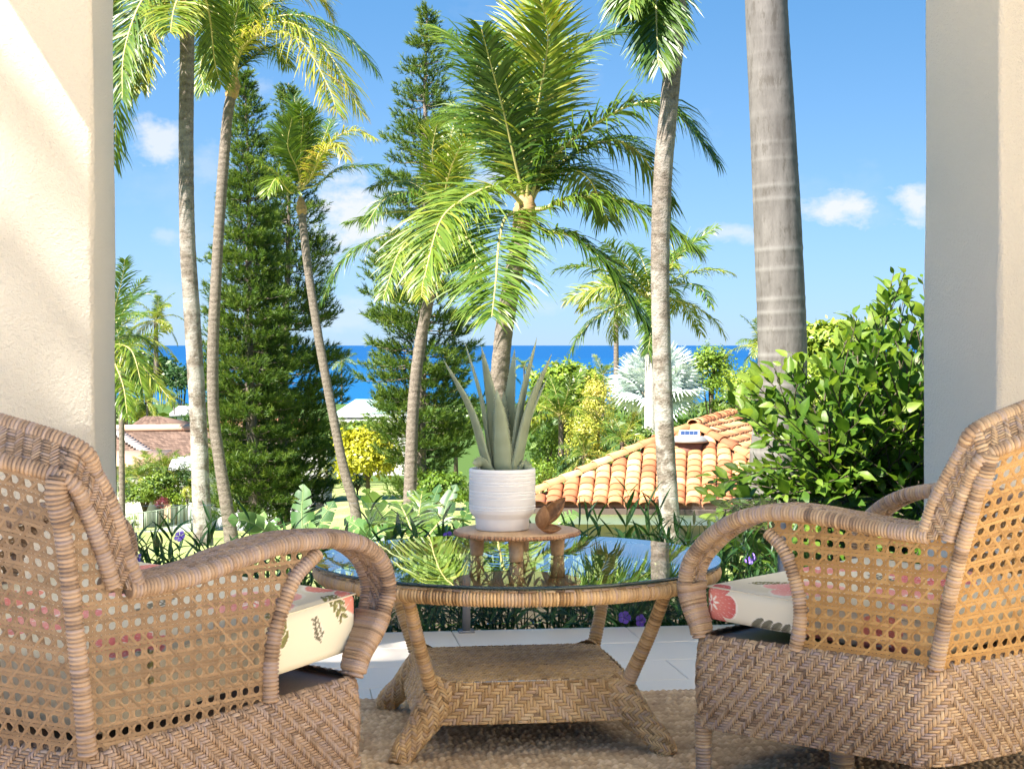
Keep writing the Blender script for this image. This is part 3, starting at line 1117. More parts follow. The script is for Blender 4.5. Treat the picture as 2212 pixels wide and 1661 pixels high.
# tip (frame position), lean towards viewer (m), width (m)
for (bx, tx, ty, dy, wd, tn) in [(-.030, 957, 775, -.05, .040, .35), (-.018, 1003, 735, .03, .040, .5), (-.006, 1040, 748, -.03, .046, .3), (.004, 1073, 840, -.085, .040, .42),
                                 (.008, 1112, 752, .06, .040, .55), (.006, 1088, 845, .05, .030, .5), (.022, 1160, 728, -.01, .044, .45), (.030, 1192, 764, -.04, .046, .38),
                                 (.034, 1182, 815, .05, .040, .6), (.014, 1123, 862, .09, .034, .6), (-.034, 995, 838, .05, .034, .55), (-.03, 1020, 1000, -.06, .040, .3), (.04, 1150, 1010, -.03, .036, .3)]:
    tip = W(tx, ty, 4.70 + dy)
    b0 = AB + np.array([bx, dy * 0.35, -0.012])
    ctl = b0 * 0.5 + tip * 0.5 + np.array([(tip[0] - b0[0]) * -0.10, 0, 0.02])
    P = catmull(np.array([b0, ctl, tip]), 26)
    T_ = nrm(np.gradient(P, axis=0))
    out = nrm(np.array([tip[0] - AB[0], dy + 1e-4, 0.0]) + np.array([0, -0.02, 0]))
    sd_ = nrm(np.cross(T_, out[None]))
    nn = np.cross(sd_, T_)
    t = np.linspace(0, 1, 26)
    wdt = wd / 2 * 1.38 * np.interp(t, [0, .12, .35, .7, .9, 1], [0.85, 1.0, .95, .62, .28, .02])
    V = []
    tv = []
    ns = 12
    ang = np.linspace(0, 2 * PI, ns, endpoint=False)
    for i in range(26):
        ca, sa = np.cos(ang), np.sin(ang)
        x = ca * wdt[i]
        # crescent section: inner side hollow, outer side full
        y = np.where(sa > 0, 0.48 * sa, 0.10 * sa + 0.26 * (1 - ca * ca) * 1.0) * wdt[i]
        V.append(P[i] + sd_[i] * x[:, None] + nn[i] * y[:, None])
        tv.append(np.clip(tn + 0.12 * np.sin(i * 1.1) * 0.3 + np.where(np.abs(ca) > 0.97, 0.25, 0) + rng.normal(0, .03) + (0.22 if i > 21 else 0), 0, 1) * np.ones(ns))
    m = MB().add(np.concatenate(V), grid_faces(26, ns, True), np.concatenate(tv))
    lf = put('leaf', m, M_aloe, aloe)
    m = MB()
    for side in (-1, 1):
        for i in np.arange(2.0, 23.5, 0.62):
            k = int(i)
            fr = i - k
            c = (P[k] * (1 - fr) + P[k + 1] * fr) + sd_[k] * side * (wdt[k] * (1 - fr) + wdt[k + 1] * fr) * 0.97
            sz = 0.0034 * (0.6 + 0.5 * rng.random())
            V = np.array([c + T_[k] * sz * 0.7, c - T_[k] * sz * 0.7, c + nn[k] * sz * 0.5, c - nn[k] * sz * 0.5, c + sd_[k] * side * sz * 1.5 + T_[k] * sz * 0.5])
            m.add(V, np.array([[0, 2, 4], [2, 1, 4], [1, 3, 4], [3, 0, 4]]), 0.95)
    put('spines', m, M_aloe, lf)['kind'] = 'stuff'

# ------------------------------------------------------------------ dried seed pod halves beside the pot
b = NB('pod_husk')
f_ = b.noise(1.0, 5, 0.65, b.coord('Object', (70, 70, 30)))
M_pod = b.done(b.pbr(b.ramp(f_, [(0.3, (0.15, 0.07, 0.03)), (0.55, (0.29, 0.15, 0.07)), (0.75, (0.40, 0.24, 0.13))]), 0.75, 0.2, b.bump(f_, 0.6, 0.004)))


def pod(label, base, tip, nrml, wid, deep, shut=0.0):
    """boat-shaped woody half shell, thick-walled, open along nrml"""
    base, tip = np.array(base), np.array(tip)
    T_ = nrm(tip - base)
    N_ = nrm(nrml - T_ * (np.array(nrml) @ T_))
    S_ = np.cross(T_, N_)
    n1, n2 = 22, 13
    t = np.linspace(0, 1, n1)
    wv_ = wid * np.sin(PI * np.clip(t, 0.02, 0.99) ** 0.8) ** 0.7
    m = MB()
    L = np.linalg.norm(tip - base)
    for k, (sc, dz, fl) in enumerate(((1.0, 0.0, False), (0.80, 0.0, True))):
        a = np.linspace(-PI / 2 - 0.25, PI / 2 + 0.25, n2)
        V = base + T_ * (t * L)[:, None, None] + S_ * (wv_[:, None] * sc * np.sin(a))[..., None] + N_ * (-deep * (wv_ / wid)[:, None] * sc * np.cos(a) + 0.12 * deep * np.sin(9 * t)[:, None] * 0.2)[..., None]
        m.add(V.reshape(-1, 3), grid_faces(n1, n2))
        if k == 0:
            o0 = V
        else:
            for e in (0, n2 - 1):
                q = np.stack([o0[:, e], V[:, e]], 1).reshape(-1, 3)
                m.add(q, grid_faces(n1, 2))
    o = put('seed_pod', m, M_pod)
    tag(o, label, 'seed pod', 'dried seed pods beside the pot')
    return o


zt = SC[2] + ST
pod('upright open brown seed pod leaning against the white pot', W(1168, 1132, 4.615), W(1221, 1074, 4.65), (-0.55, -0.75, 0.10), 0.024, 0.024)
pod('flat brown seed pod lying open on the stand', W(1166, 1139, 4.575), W(1213, 1141, 4.60), (0.05, -0.62, 0.78), 0.016, 0.014)
pod('rounded brown seed pod standing closest to the white pot', W(1168, 1142, 4.585), W(1176, 1092, 4.585), (0.25, 0.95, 0.1), 0.020, 0.020)

# ------------------------------------------------------------------ wicker armchairs
def make_chair(label, C, A, flip, cfg, mat_side, mat_cane, mat_roll):
    """C, A: rear and front end of the near side; flip = +1 when the far side lies to the left of the facing direction"""
    C, A = np.array([C[0], C[1], 0.0]), np.array([A[0], A[1], 0.0])
    f = nrm(A - C)
    L = np.linalg.norm(A - C)
    lat = np.array([-f[1], f[0], 0.0]) * flip
    Wd = cfg['W']
    zA, zC, bA, bC = cfg['z']
    chair = thing('wicker_armchair', label, 'armchair', C + f * L / 2 + lat * Wd / 2, 'wicker armchairs facing the sea')

    def X(u, w, z):
        return C + np.multiply.outer(u, f) + np.multiply.outer(w, lat) + np.multiply.outer(z, EZ)

    # ---- outline of the seat box, rounded rectangle, starts front near, runs to the rear, across the back, to the front
    bulge = cfg['bulge']

    def outline(n=240):
        pts = []
        rc = 0.055
        cs = [(L, 0.0), (0.0, 0.0), (0.0, Wd), (L, Wd)]
        seq = []
        for (u, w_), (du0, dw0), (du1, dw1) in ((cs[0], (0, 1), (-1, 0)), (cs[1], (1, 0), (0, 1)), (cs[2], (0, -1), (1, 0)), (cs[3], (-1, 0), (0, -1))):
            for k in range(9):
                q = k / 8.0
                p0 = np.array([u, w_]) + np.array([du0, dw0]) * rc
                p1 = np.array([u, w_])
                p2 = np.array([u, w_]) + np.array([du1, dw1]) * rc
                seq.append((1 - q) ** 2 * p0 + 2 * q * (1 - q) * p1 + q * q * p2)
            nxt = {0: (cs[0], cs[1]), 1: (cs[1], cs[2]), 2: (cs[2], cs[3]), 3: (cs[3], cs[0])}
        seq = np.array(seq)
        seq = np.vstack([seq, seq[:1]])
        s = np.concatenate([[0], np.cumsum(np.linalg.norm(np.diff(seq, axis=0), axis=1))])
        q = np.linspace(0, s[-1], n)
        R = np.stack([np.interp(q, s, seq[:, 0]), np.interp(q, s, seq[:, 1])], 1)
        rear = np.clip(1 - R[:, 0] / 0.12, 0, 1)
        R[:, 0] -= rear * bulge * np.sin(PI * np.clip(R[:, 1] / Wd, 0, 1))
        return R, s[-1]
    R, Ls = outline()
    Rt = nrm(np.gradient(R, axis=0))
    Rn = np.stack([-Rt[:, 1], Rt[:, 0]], 1)
    if ((R - R.mean(0)) * Rn).sum() < 0:
        Rn = -Rn

    def ztop(u):
        return zC + (zA - zC) * u / L

    def zbot(u):
        return bC + (bA - bC) * np.clip(u / L, 0, 1)
    Hs = 0.215

    def skirt(a, b):
        q = np.clip(a / Ls, 0, 1) * (len(R) - 1)
        i0 = np.clip(q.astype(int), 0, len(R) - 2)
        fr = (q - i0)[:, None]
        P2 = R[i0] * (1 - fr) + R[i0 + 1] * fr
        N2 = nrm(Rn[i0] * (1 - fr) + Rn[i0 + 1] * fr)
        t = b / Hs
        out = 0.010 * np.sin(PI * np.clip(t, 0, 1)) + 0.006
        # the top edge rolls inwards
        roll = np.clip(1 - b / 0.018, 0, 1)
        out = out - 0.016 * roll ** 2
        P2 = P2 + N2 * out[:, None]
        z = ztop(P2[:, 0]) * (1 - t) + zbot(P2[:, 0]) * t + 0.0 * t
        P = X(P2[:, 0], P2[:, 1], z)
        N = nrm(np.outer(N2[:, 0], f) + np.outer(N2[:, 1], lat) + EZ * (1.2 * roll[:, None]))
        return P, N
    m = MB()
    weave(m, skirt, Ls, Hs, 0.0064, 3, int((L + 0.05) / 0.0064), 0.0024)
    sheet(m, skirt, Ls, Hs, 240, 8, -0.0025)
    put('seat_box', m, mat_side, chair)
    # deck under the cushion
    m = MB()
    ins = R.mean(0) + (R - R.mean(0)) * 0.985
    ctr = R.mean(0)
    V = np.vstack([X(ins[:, 0], ins[:, 1], ztop(ins[:, 0]) - 0.012), X(np.array([ctr[0]]), np.array([ctr[1]]), np.array([ztop(ctr[0]) - 0.02]))])
    n = len(R)
    m.add(V, np.stack([np.arange(n - 1), np.arange(1, n), np.full(n - 1, n)], 1), 0.1)
    put('seat_deck', m, M_rattan_dark, chair)

    # ---- legs
    for (u, w_, r0, r1) in ((L - 0.012, 0.022, 0.024, 0.019), (L - 0.012, Wd - 0.022, 0.024, 0.019), (0.06, 0.05, 0.026, 0.024), (0.06, Wd - 0.05, 0.026, 0.024)):
        m = MB()
        zt_ = float(zbot(u)) + 0.03
        wrap_tube(m, X(np.full(4, u), np.full(4, w_), np.array([zt_, zt_ * 0.7, zt_ * 0.35, 0.014])), r0, 0.0085, 11, r_end=r1)
        put('leg', m, mat_side, chair)
    if cfg.get('centre_leg'):
        u, w_ = cfg['centre_leg']
        m = MB()
        wrap_tube(m, X(np.full(3, u), np.full(3, w_), np.array([0.16, 0.08, 0.014])), 0.042, 0.009, 12, r_end=0.028)
        put('leg', m, mat_side, chair)

    arm, arch, wing, wing2, post = (np.array(cfg[k], float) for k in ('arm', 'arch', 'wing', 'wing2', 'post'))
    AW = 0.088
    rr = 0.0185
    for side in (0, 1):
        ww = (lambda w_: w_) if side == 0 else (lambda w_: Wd - w_)
        arm_s = catmull(arm, 60)
        D = np.concatenate([[0], np.cumsum(np.linalg.norm(np.diff(arm_s, axis=0), axis=1))])
        La = D[-1]
        # the inner roll comes back to the outer one where the loop meets the seat box
        gap = AW * np.interp(D / La, [0, 0.62, 0.82, 0.92, 1.0], [1, 1, 0.70, 0.36, 0.22])
        m = MB()
        wrap_tube(m, X(arm_s[:, 0], ww(np.zeros(60)), arm_s[:, 1]), rr, 0.0082, 12)
        o = put('arm_roll', m, mat_roll, chair)
        m = MB()
        wrap_tube(m, X(arm_s[:, 0], ww(gap), arm_s[:, 1]), rr * 0.95, 0.0082, 12)
        put('arm_roll', m, mat_roll, chair)
        # joining wrap near the foot of the loop
        m = MB()
        for k in np.linspace(0.845, 0.985, 26):
            i = k * 59
            i0 = int(i)
            fr = i - i0
            q = arm_s[i0] * (1 - fr) + arm_s[min(i0 + 1, 59)] * fr
            gq = gap[i0]
            tq = nrm(arm_s[min(i0 + 1, 59)] - arm_s[max(i0 - 1, 0)])
            nq = np.array([-tq[1], tq[0]])
            th = np.linspace(0, 2 * PI, 20)
            wloc = gq / 2 + np.sign(np.cos(th)) * gq / 2 + rr * 1.0 * np.cos(th)
            off = rr * 1.0 * np.sin(th)
            P = X(q[0] + nq[0] * off, ww(wloc), q[1] + nq[1] * off)
            tube(m, P, 0.0042, 6, tone=rng.random() * .7 + .15)
        put('joint_wrap', m, mat_roll, chair)['kind'] = 'stuff'
        Tn = nrm(np.gradient(arm_s, axis=0))
        Nn = np.stack([-Tn[:, 1], Tn[:, 0]], 1)
        if Nn[10, 1] < 0:
            Nn = -Nn
        for sgn in (1, -1):
            def band(a, b, sgn=sgn):
                q = np.interp(a, D, np.arange(60))
                i0 = np.clip(q.astype(int), 0, 58)
                fr = (q - i0)[:, None]
                P2 = arm_s[i0] * (1 - fr) + arm_s[i0 + 1] * fr
                N2 = nrm(Nn[i0] * (1 - fr) + Nn[i0 + 1] * fr) * sgn
                gp = np.interp(a, D, gap)
                P2 = P2 + N2 * (0.0155 + 0.004 * np.sin(PI * b / AW))[:, None] if sgn > 0 else P2 + N2 * 0.008
                P = X(P2[:, 0], ww(b / AW * gp), P2[:, 1])
                N = np.outer(N2[:, 0], f) + np.outer(N2[:, 1], EZ)
                return P, N
            m = MB()
            weave(m, band, La * 0.97, AW, 0.0060, 3, 1000, 0.0022, tshift=0.02)
            if sgn > 0:
                sheet(m, band, La * 0.97, AW, 50, 4, -0.002)
            put('arm_weave', m, mat_roll, chair)
        # arched strut below the arm
        ar = catmull(arch, 24)
        m = MB()
        wrap_tube(m, X(ar[:, 0], ww(np.full(24, 0.004)), ar[:, 1]), 0.0165, 0.0085, 11, r_end=0.0195)
        put('strut', m, mat_roll, chair)
        # rear post
        po = catmull(post, 16)
        m = MB()
        wrap_tube(m, X(po[:, 0], ww(np.full(16, 0.006)), po[:, 1]), 0.0182, 0.0085, 12, r_end=0.0165)
        put('post', m, mat_roll, chair)
        # cane side below the arm and wing
        u_min, z_min = -0.20, min(zC, zA) - 0.02
        poly = np.vstack([ar[::-1], arm_s[(arm_s[:, 0] < ar[0, 0]) & (np.arange(60) < 40)][::-1], wing[:3], wing2[2:4], po[::-1]])
        # order: from the strut foot up to the arm, back along the arm, up the wing, down the post
        def cside(a, b):
            u, z = a + u_min, b + z_min
            P = X(u, ww(np.full(len(u), 0.004)), z)
            return P, np.broadcast_to(-lat if side == 0 else lat, P.shape)
        m = MB()
        cane(m, cside, 0.92, 0.62, cfg['cane'], mask=lambda a, b: in_poly(a + u_min, b + z_min, poly))
        o = put('side_panel', m, mat_cane, chair)
        o['kind'] = 'stuff'

    # ---- wing and back frame: front roll, rear roll, woven band between them
    zt0, zt1 = cfg['top']
    def full(pts, ut, ztc, ins):
        """near-side points in the side plane, then across the top, then mirrored down"""
        pts = np.asarray(pts)
        a = [(u, 0.0, z) for u, z in pts]
        uC, zc = pts[-1]
        q = np.linspace(0, 1, 9)[1:-1]
        mid = []
        for t in q:
            s_ = math.sin(PI * t)
            e = s_ ** 0.55
            mid.append((uC + (ut - uC) * e, ins + (Wd - 2 * ins) * t, zc + (ztc - zc) * e))
        b = [(u, Wd, z) for u, z in pts[::-1]]
        return np.array(a + mid + b)
    fr_ = full(wing, cfg['utop'], zt0, 0.03)
    re_ = full(wing2, cfg['utop'] - 0.062, zt1, 0.03)
    m = MB()
    wrap_tube(m, X(fr_[:, 0], fr_[:, 1], fr_[:, 2]), 0.0168, 0.0084, 12)
    put('back_roll', m, mat_roll, chair)
    m = MB()
    wrap_tube(m, X(re_[:, 0], re_[:, 1], re_[:, 2]), 0.0163, 0.0084, 12)
    put('back_roll', m, mat_roll, chair)
    nb_ = 120
    F1 = catmull(X(fr_[:, 0], fr_[:, 1], fr_[:, 2]), nb_)
    F2 = catmull(X(re_[:, 0], re_[:, 1], re_[:, 2]), nb_)
    Lb_ = plen(F1)
    wid_ = np.linalg.norm(F1 - F2, axis=1).mean()
    ctr3 = X(np.array([0.25]), np.array([Wd / 2]), np.array([0.6]))[0]
    T3 = nrm(np.gradient(F1, axis=0))
    N3 = nrm(np.cross(T3, F2 - F1))
    N3 = np.where(((F1 - ctr3) * N3).sum(1, keepdims=True) < 0, -N3, N3)

    def bandb(a, b):
        q = np.clip(a / Lb_, 0, 1) * (nb_ - 1)
        i0 = np.clip(q.astype(int), 0, nb_ - 2)
        fr = (q - i0)[:, None]
        g = lambda Q: Q[i0] * (1 - fr) + Q[i0 + 1] * fr
        t = (b / wid_)[:, None]
        return g(F1) * (1 - t) + g(F2) * t + g(N3) * 0.010, nrm(g(N3))
    m = MB()
    weave(m, bandb, Lb_, wid_, 0.0062, 3, 1000, 0.0024)
    # the reverse of the same band
    weave(m, lambda a, b: (lambda r: (r[0] - r[1] * 0.006, -r[1]))(bandb(a, b)), Lb_, wid_, 0.0062, 3, 1000, 0.002)
    put('back_weave', m, mat_roll, chair)
    # shoulder knuckle tying post to frame
    for side in (0, 1):
        wq = 0.0 if side == 0 else Wd
        p_ = post[-1]
        q_ = wing2[3]
        m = MB()
        P = X(np.array([post[-1][0] + 0.014, p_[0], q_[0] - 0.008]), np.full(3, wq + (0.004 if side == 0 else -0.004)), np.array([post[-1][1] - 0.07, p_[1] - 0.015, q_[1] + 0.005]))
        wrap_tube(m, P, 0.0215, 0.0085, 12)
        P = X(np.array([q_[0], wing[4][0]]), np.full(2, wq), np.array([q_[1], wing[4][1]]))
        wrap_tube(m, np.vstack([P[:1], P.mean(0)[None], P[1:]]), 0.0150, 0.0085, 11)
        put('shoulder', m, mat_roll, chair)

    # ---- cane back
    def cback(a, b):
        t = np.clip(b / cfg['Hb'], 0, 1)
        wv = np.clip(a / Wd, 0, 1)
        e = np.sin(PI * wv)
        pu = np.interp(t, np.linspace(0, 1, 8), np.interp(np.linspace(0, 1, 8), np.linspace(0, 1, len(po)), po[:, 0]))
        zt_ = wing2[3][1] + (zt1 - wing2[3][1]) * np.clip(e, 0, 1) ** 0.55
        z0 = zC - 0.02
        z = z0 + (zt_ - z0) * t
        u = pu - e * (bulge * (1 - t) + (bulge + 0.02) * t)
        P = X(u, a, z)
        N = np.broadcast_to(-f, P.shape)
        return P, N
    m = MB()
    cane(m, cback, Wd, cfg['Hb'], cfg['cane'])
    put('back_panel', m, mat_cane, chair)['kind'] = 'stuff'
    return chair, f, lat, L


M_cane_l = leaf_mat('cane_left_shaded', [(0, (0.11, 0.070, 0.040)), (0.5, (0.215, 0.138, 0.078)), (1, (0.32, 0.215, 0.125))], 0.12, 0.45, 0.4, 60)  # same cane as the right chair, shade painted into a darker copy
M_cane_r = leaf_mat('cane_right_backlit', [(0, (0.24, 0.13, 0.045)), (0.5, (0.40, 0.235, 0.085)), (1, (0.54, 0.35, 0.145))], 0.2, 0.45, 0.4, 60)  # warm glow of light through the cane painted into its colour

Rcfg = dict(W=0.92, z=(0.345, 0.354, 0.100, 0.106), top=(0.985, 0.935), utop=-0.185, Hb=0.56, centre_leg=(0.40, 0.28), bulge=0.085, cane=0.0325,
            arm=[(.014, .652), (.137, .659), (.264, .671), (.384, .680), (.466, .674), (.550, .655), (.629, .612), (.688, .556), (.713, .511), (.717, .462), (.702, .414), (.678, .368), (.670, .335)],
            arch=[(.465, .628), (.424, .595), (.397, .551), (.376, .495), (.366, .438), (.369, .391), (.379, .338)],
            wing=[(.032, .645), (.002, .728), (-.036, .80), (-.069, .858), (-.100, .905)],
            wing2=[(-.034, .645), (-.055, .71), (-.083, .78), (-.126, .846)],
            post=[(-.001, .34), (-.039, .525), (-.090, .712), (-.129, .847)])
Lcfg = dict(W=1.03, z=(0.377, 0.333, 0.165, 0.11), top=(0.992, 0.930), utop=-0.165, Hb=0.56, bulge=0.085, cane=0.0295,
            arm=[(.085, .629), (.182, .633), (.271, .643), (.364, .663), (.495, .681), (.632, .677), (.704, .66), (.759, .62), (.782, .563), (.774, .521), (.74, .465), (.700, .418), (.680, .372)],
            arch=[(.576, .655), (.514, .613), (.477, .555), (.454, .497), (.441, .433), (.44, .355)],
            wing=[(.112, .622), (.08, .70), (.048, .791), (.012, .856), (-.027, .909)],
            wing2=[(.052, .638), (.025, .712), (-.010, .79), (-.058, .852)],
            post=[(-.004, .325), (-.024, .514), (-.044, .675), (-.070, .838)])
def nearer(cfg, k):
    c = dict(cfg)
    zz_ = lambda z: EYE - (EYE - z) * k
    for key in ('arm', 'arch', 'wing', 'wing2', 'post'):
        c[key] = [(u * k, zz_(z)) for u, z in cfg[key]]
    c['z'] = tuple(zz_(z) for z in cfg['z'])
    c['top'] = tuple(zz_(z) for z in cfg['top'])
    c['utop'], c['W'] = cfg['utop'] * k, cfg['W'] * k
    return c


KR = 0.958
Rcfg = nearer(Rcfg, KR)
CR, AR = (.989 * KR, 3.89 * KR), (.479 * KR, 4.349 * KR)
CL, AL = (-.795, 3.133), (-.332, 3.656)
chR = make_chair('wicker armchair facing left with open cane painted honey-coloured as if backlit, its loop arm towards the table', CR, AR, -1, Rcfg, M_rattan, M_cane_r, M_rattan)
chL = make_chair('wicker armchair with cane back painted grey-brown as if in shade standing nearest the sunlit pillar', CL, AL, 1, Lcfg, M_rattan_dark, M_cane_l, M_rattan_dark)


# ---- seat cushions with a printed flower pattern
def print_dye(p, flowers, sprigs):
    """flat print colours at fabric coordinates p (n x 2, metres)"""
    col = np.tile(np.array([0.66, 0.625, 0.50]), (len(p), 1))
    for (x, y, R0_, n, a0, c_in, c_out) in flowers:
        d = p - np.array([x, y])
        r = np.hypot(d[:, 0], d[:, 1])
        th = np.arctan2(d[:, 1], d[:, 0]) + a0
        pet = np.abs(np.cos(n * th / 2))
        Rp = R0_ * (0.52 + 0.48 * pet ** 0.45)
        ins = r < Rp
        t = np.clip(r / R0_, 0, 1)[:, None]
        cc = np.array(c_in) * (1 - t) + np.array(c_out) * t
        vein = (np.abs(np.sin(n * 3 * th)) < 0.10) & (t[:, 0] > 0.3)
        cc = np.where(vein[:, None], cc * 0.6 + 0.3, cc)
        col = np.where(ins[:, None], cc, col)
        rim_ = (r < Rp * 1.07) & (r >= Rp)
        col = np.where(rim_[:, None], np.array([0.72, 0.69, 0.60]), col)
        st = r < R0_ * 0.30 * (0.55 + 0.45 * np.cos(7 * th))
        col = np.where(st[:, None], np.array([0.78, 0.76, 0.70]), col)
        col = np.where((r < R0_ * 0.06)[:, None], np.array([0.5, 0.08, 0.10]), col)
    for (x, y, ang, ln, c) in sprigs:
        ca, sa = math.cos(ang), math.sin(ang)
        d = p - np.array([x, y])
        s = d[:, 0] * ca + d[:, 1] * sa
        q = -d[:, 0] * sa + d[:, 1] * ca
        stem = (s > 0) & (s < ln) & (np.abs(q - 0.006 * np.sin(s / ln * 4)) < 0.0016)
        for k in range(5):
            for sg in (-1, 1):
                s0 = ln * (0.12 + 0.19 * k)
                la = 0.62 * sg
                lc, ls = math.cos(la), math.sin(la)
                e = (s - s0) * lc + q * ls
                g_ = -(s - s0) * ls + q * lc
                Lf = ln * 0.36 * (1 - 0.1 * k)
                t = e / Lf
                wl = 0.30 * Lf * np.sqrt(np.clip(np.sin(PI * np.clip(t, 0, 1)), 0, 1)) * 0.8
                ins = (t > 0) & (t < 1) & (np.abs(g_) < wl)
                cc = np.array(c) * np.where(g_[:, None] * sg > 0, 0.8, 1.25) * np.where(np.abs(g_)[:, None] < 0.0009, 0.6, 1)
                rim_ = (t > -0.03) & (t < 1.05) & (np.abs(g_) < wl + 0.0022) & ~ins
                col = np.where(rim_[:, None], np.array([0.72, 0.69, 0.60]), col)
                col = np.where(ins[:, None], cc, col)
        col = np.where(stem[:, None], np.array([0.10, 0.085, 0.06]), col)
    return np.clip(col, 0, 1)


b = NB('printed_cotton')
dy_ = b.attr('dye', True)
wv1 = b.noise(420, 2)
M_cotton = b.done(b.pbr(b.mix(b.math('MULTIPLY', wv1, 0.10), dy_, (0.55, 0.50, 0.42)), 0.9, 0.15, b.bump(wv1, 0.15, 0.002)))


def cushion(label, C, A, flip, u0, u1, W0, W1, z0, z1, tilt, flowers, sprigs):
    C, A = np.array([C[0], C[1], 0.0]), np.array([A[0], A[1], 0.0])
    f = nrm(A - C)
    lat = np.array([-f[1], f[0], 0.0]) * flip
    n1, n2 = 150, 150
    hu, hw, hz = (u1 - u0) / 2, (W1 - W0) / 2, (z1 - z0) / 2
    # rounded box as a deformed cube: sample cube faces
    V, Fc, UV = [], [], []
    cnt = 0
    rc = 0.022

    def shape(p):
        inner = np.array([hu - rc, hw - rc, hz - rc])
        q = np.clip(p, -inner, inner)
        d = p - q
        l = np.linalg.norm(d, axis=1, keepdims=True)
        q = q + d / np.maximum(l, 1e-9) * rc
        # plump: the top and the sides swell a little
        cu, cw = q[:, 0] / hu, q[:, 1] / hw
        q[:, 2] += np.sign(q[:, 2]) * 0.012 * np.clip(1 - cu ** 2, 0, 1) * np.clip(1 - cw ** 2, 0, 1)
        q[:, 1] += np.sign(q[:, 1]) * 0.008 * np.clip(1 - cu ** 2, 0, 1) * np.clip(1 - (q[:, 2] / hz) ** 2, 0, 1) * (np.abs(cw) > 0.9)
        q[:, 0] += np.sign(q[:, 0]) * 0.008 * np.clip(1 - cw ** 2, 0, 1) * np.clip(1 - (q[:, 2] / hz) ** 2, 0, 1) * (np.abs(cu) > 0.9)
        return q
    for (ax, sg, na, nb) in ((2, 1, 170, 190), (2, -1, 12, 12), (1, -1, 190, 60), (1, 1, 30, 10), (0, 1, 150, 50), (0, -1, 30, 10)):
        o = [i for i in range(3) if i != ax]
        h = [hu, hw, hz]
        a, b_ = np.meshgrid(np.linspace(-h[o[0]], h[o[0]], na), np.linspace(-h[o[1]], h[o[1]], nb), indexing='ij')
        p = np.zeros((na * nb, 3))
        p[:, o[0]], p[:, o[1]], p[:, ax] = a.ravel(), b_.ravel(), sg * h[ax]
        if ax == 2:
            uv = p[:, :2].copy()
        elif ax == 1:
            uv = np.stack([p[:, 0], sg * (hw + (hz - p[:, 2]))], 1)
        else:
            uv = np.stack([sg * (hu + (hz - p[:, 2])), p[:, 1]], 1)
        V.append(shape(p))
        UV.append(uv)
        g = grid_faces(na, nb)
        Fc.append(g + cnt)
        cnt += na * nb
    V, UV = np.concatenate(V), np.concatenate(UV)
    cu = V[:, 0] + (u0 + u1) / 2
    P = C + np.outer(cu, f) + np.outer(V[:, 1] + (W0 + W1) / 2, lat) + np.outer(V[:, 2] + (z0 + z1) / 2 + tilt * V[:, 0], EZ)
    m = MB().add(P, [np.concatenate(Fc)])
    me = m.mesh('seat_cushion', cols=print_dye(UV, flowers, sprigs))
    o = put('seat_cushion', me, M_cotton)
    tag(o, label, 'cushion', 'flowered seat cushions')
    # piping seam round the top edge
    s = []
    for (a, b_) in ((-1, -1), (1, -1), (1, 1), (-1, 1)):
        s.append((a * (hu - 0.004), b_ * (hw - 0.004)))
    s = np.array(s)
    pts = []
    for k in range(4):
        for t in np.linspace(0, 1, 30, endpoint=False):
            pts.append(s[k] * (1 - t) + s[(k + 1) % 4] * t)
    pts = np.array(pts)
    P = C + np.outer(pts[:, 0] + (u0 + u1) / 2, f) + np.outer(pts[:, 1] + (W0 + W1) / 2, lat) + np.outer(np.full(len(pts), (z0 + z1) / 2 + hz - 0.006) + tilt * pts[:, 0], EZ)
    m = MB()
    tube(m, P, 0.0022, 6, closed=True)
    put('piping', m, plain('cushion_piping', (0.58, 0.54, 0.43), 0.9), o)
    return o


PK1, PK2 = (0.66, 0.20, 0.20), (0.78, 0.42, 0.38)
RD1, RD2 = (0.50, 0.09, 0.09), (0.70, 0.26, 0.20)
OL, GY = (0.20, 0.20, 0.07), (0.17, 0.165, 0.115)
hwL, hwR = 0.305, 0.305
cushion('thick cream cushion with pink flowers and olive sprigs on the grey-brown chair', CL, AL, 1, 0.04, 0.735, 0.050, 0.975, 0.376, 0.512, 0.11,
        [(0.15, -0.335, 0.115, 5, .3, PK1, PK2), (-0.16, -0.02, 0.12, 6, .8, PK2, PK1), (0.12, 0.05, 0.10, 5, .1, RD2, PK2), (0.41, -0.41, 0.13, 5, 1.2, RD1, RD2), (-0.20, -0.37, 0.09, 6, .4, RD1, PK1), (0.33, 0.17, 0.12, 6, 0, PK1, RD2), (-0.12, 0.28, 0.12, 5, .4, PK1, RD2)],
        [(0.115, -0.55, 1.62, 0.12, OL), (0.265, -0.42, -1.2, 0.10, OL), (-0.05, -0.2, 0.5, 0.14, GY), (-0.25, 0.2, 1.0, 0.15, OL), (0.235, -0.55, 1.9, 0.06, GY), (-0.22, -0.545, 1.5, 0.11, OL)])
cushion('thin cream cushion with red petals and grey leaves on the honey-coloured chair', CR, AR, -1, 0.03, 0.665, 0.055, 0.83, 0.388, 0.482, 0.04,
        [(0.295, -0.43, 0.075, 5, .5, RD2, RD1), (0.10, -0.27, 0.105, 5, .2, PK1, PK2), (-0.14, -0.18, 0.11, 6, .9, PK2, PK1), (-0.05, 0.10, 0.12, 5, 0, RD1, PK1), (-0.19, -0.46, 0.075, 5, .4, RD1, RD2), (0.25, 0.05, 0.11, 5, 1., PK1, RD2), (0.0, 0.33, 0.1, 6, 0, RD2, PK2), (-0.02, -0.50, 0.06, 5, .4, RD1, RD2)],
        [(0.20, -0.49, PI - 0.1, 0.16, GY), (0.25, -0.30, 2.4, 0.10, OL), (-0.02, -0.05, 0.7, 0.13, GY)])

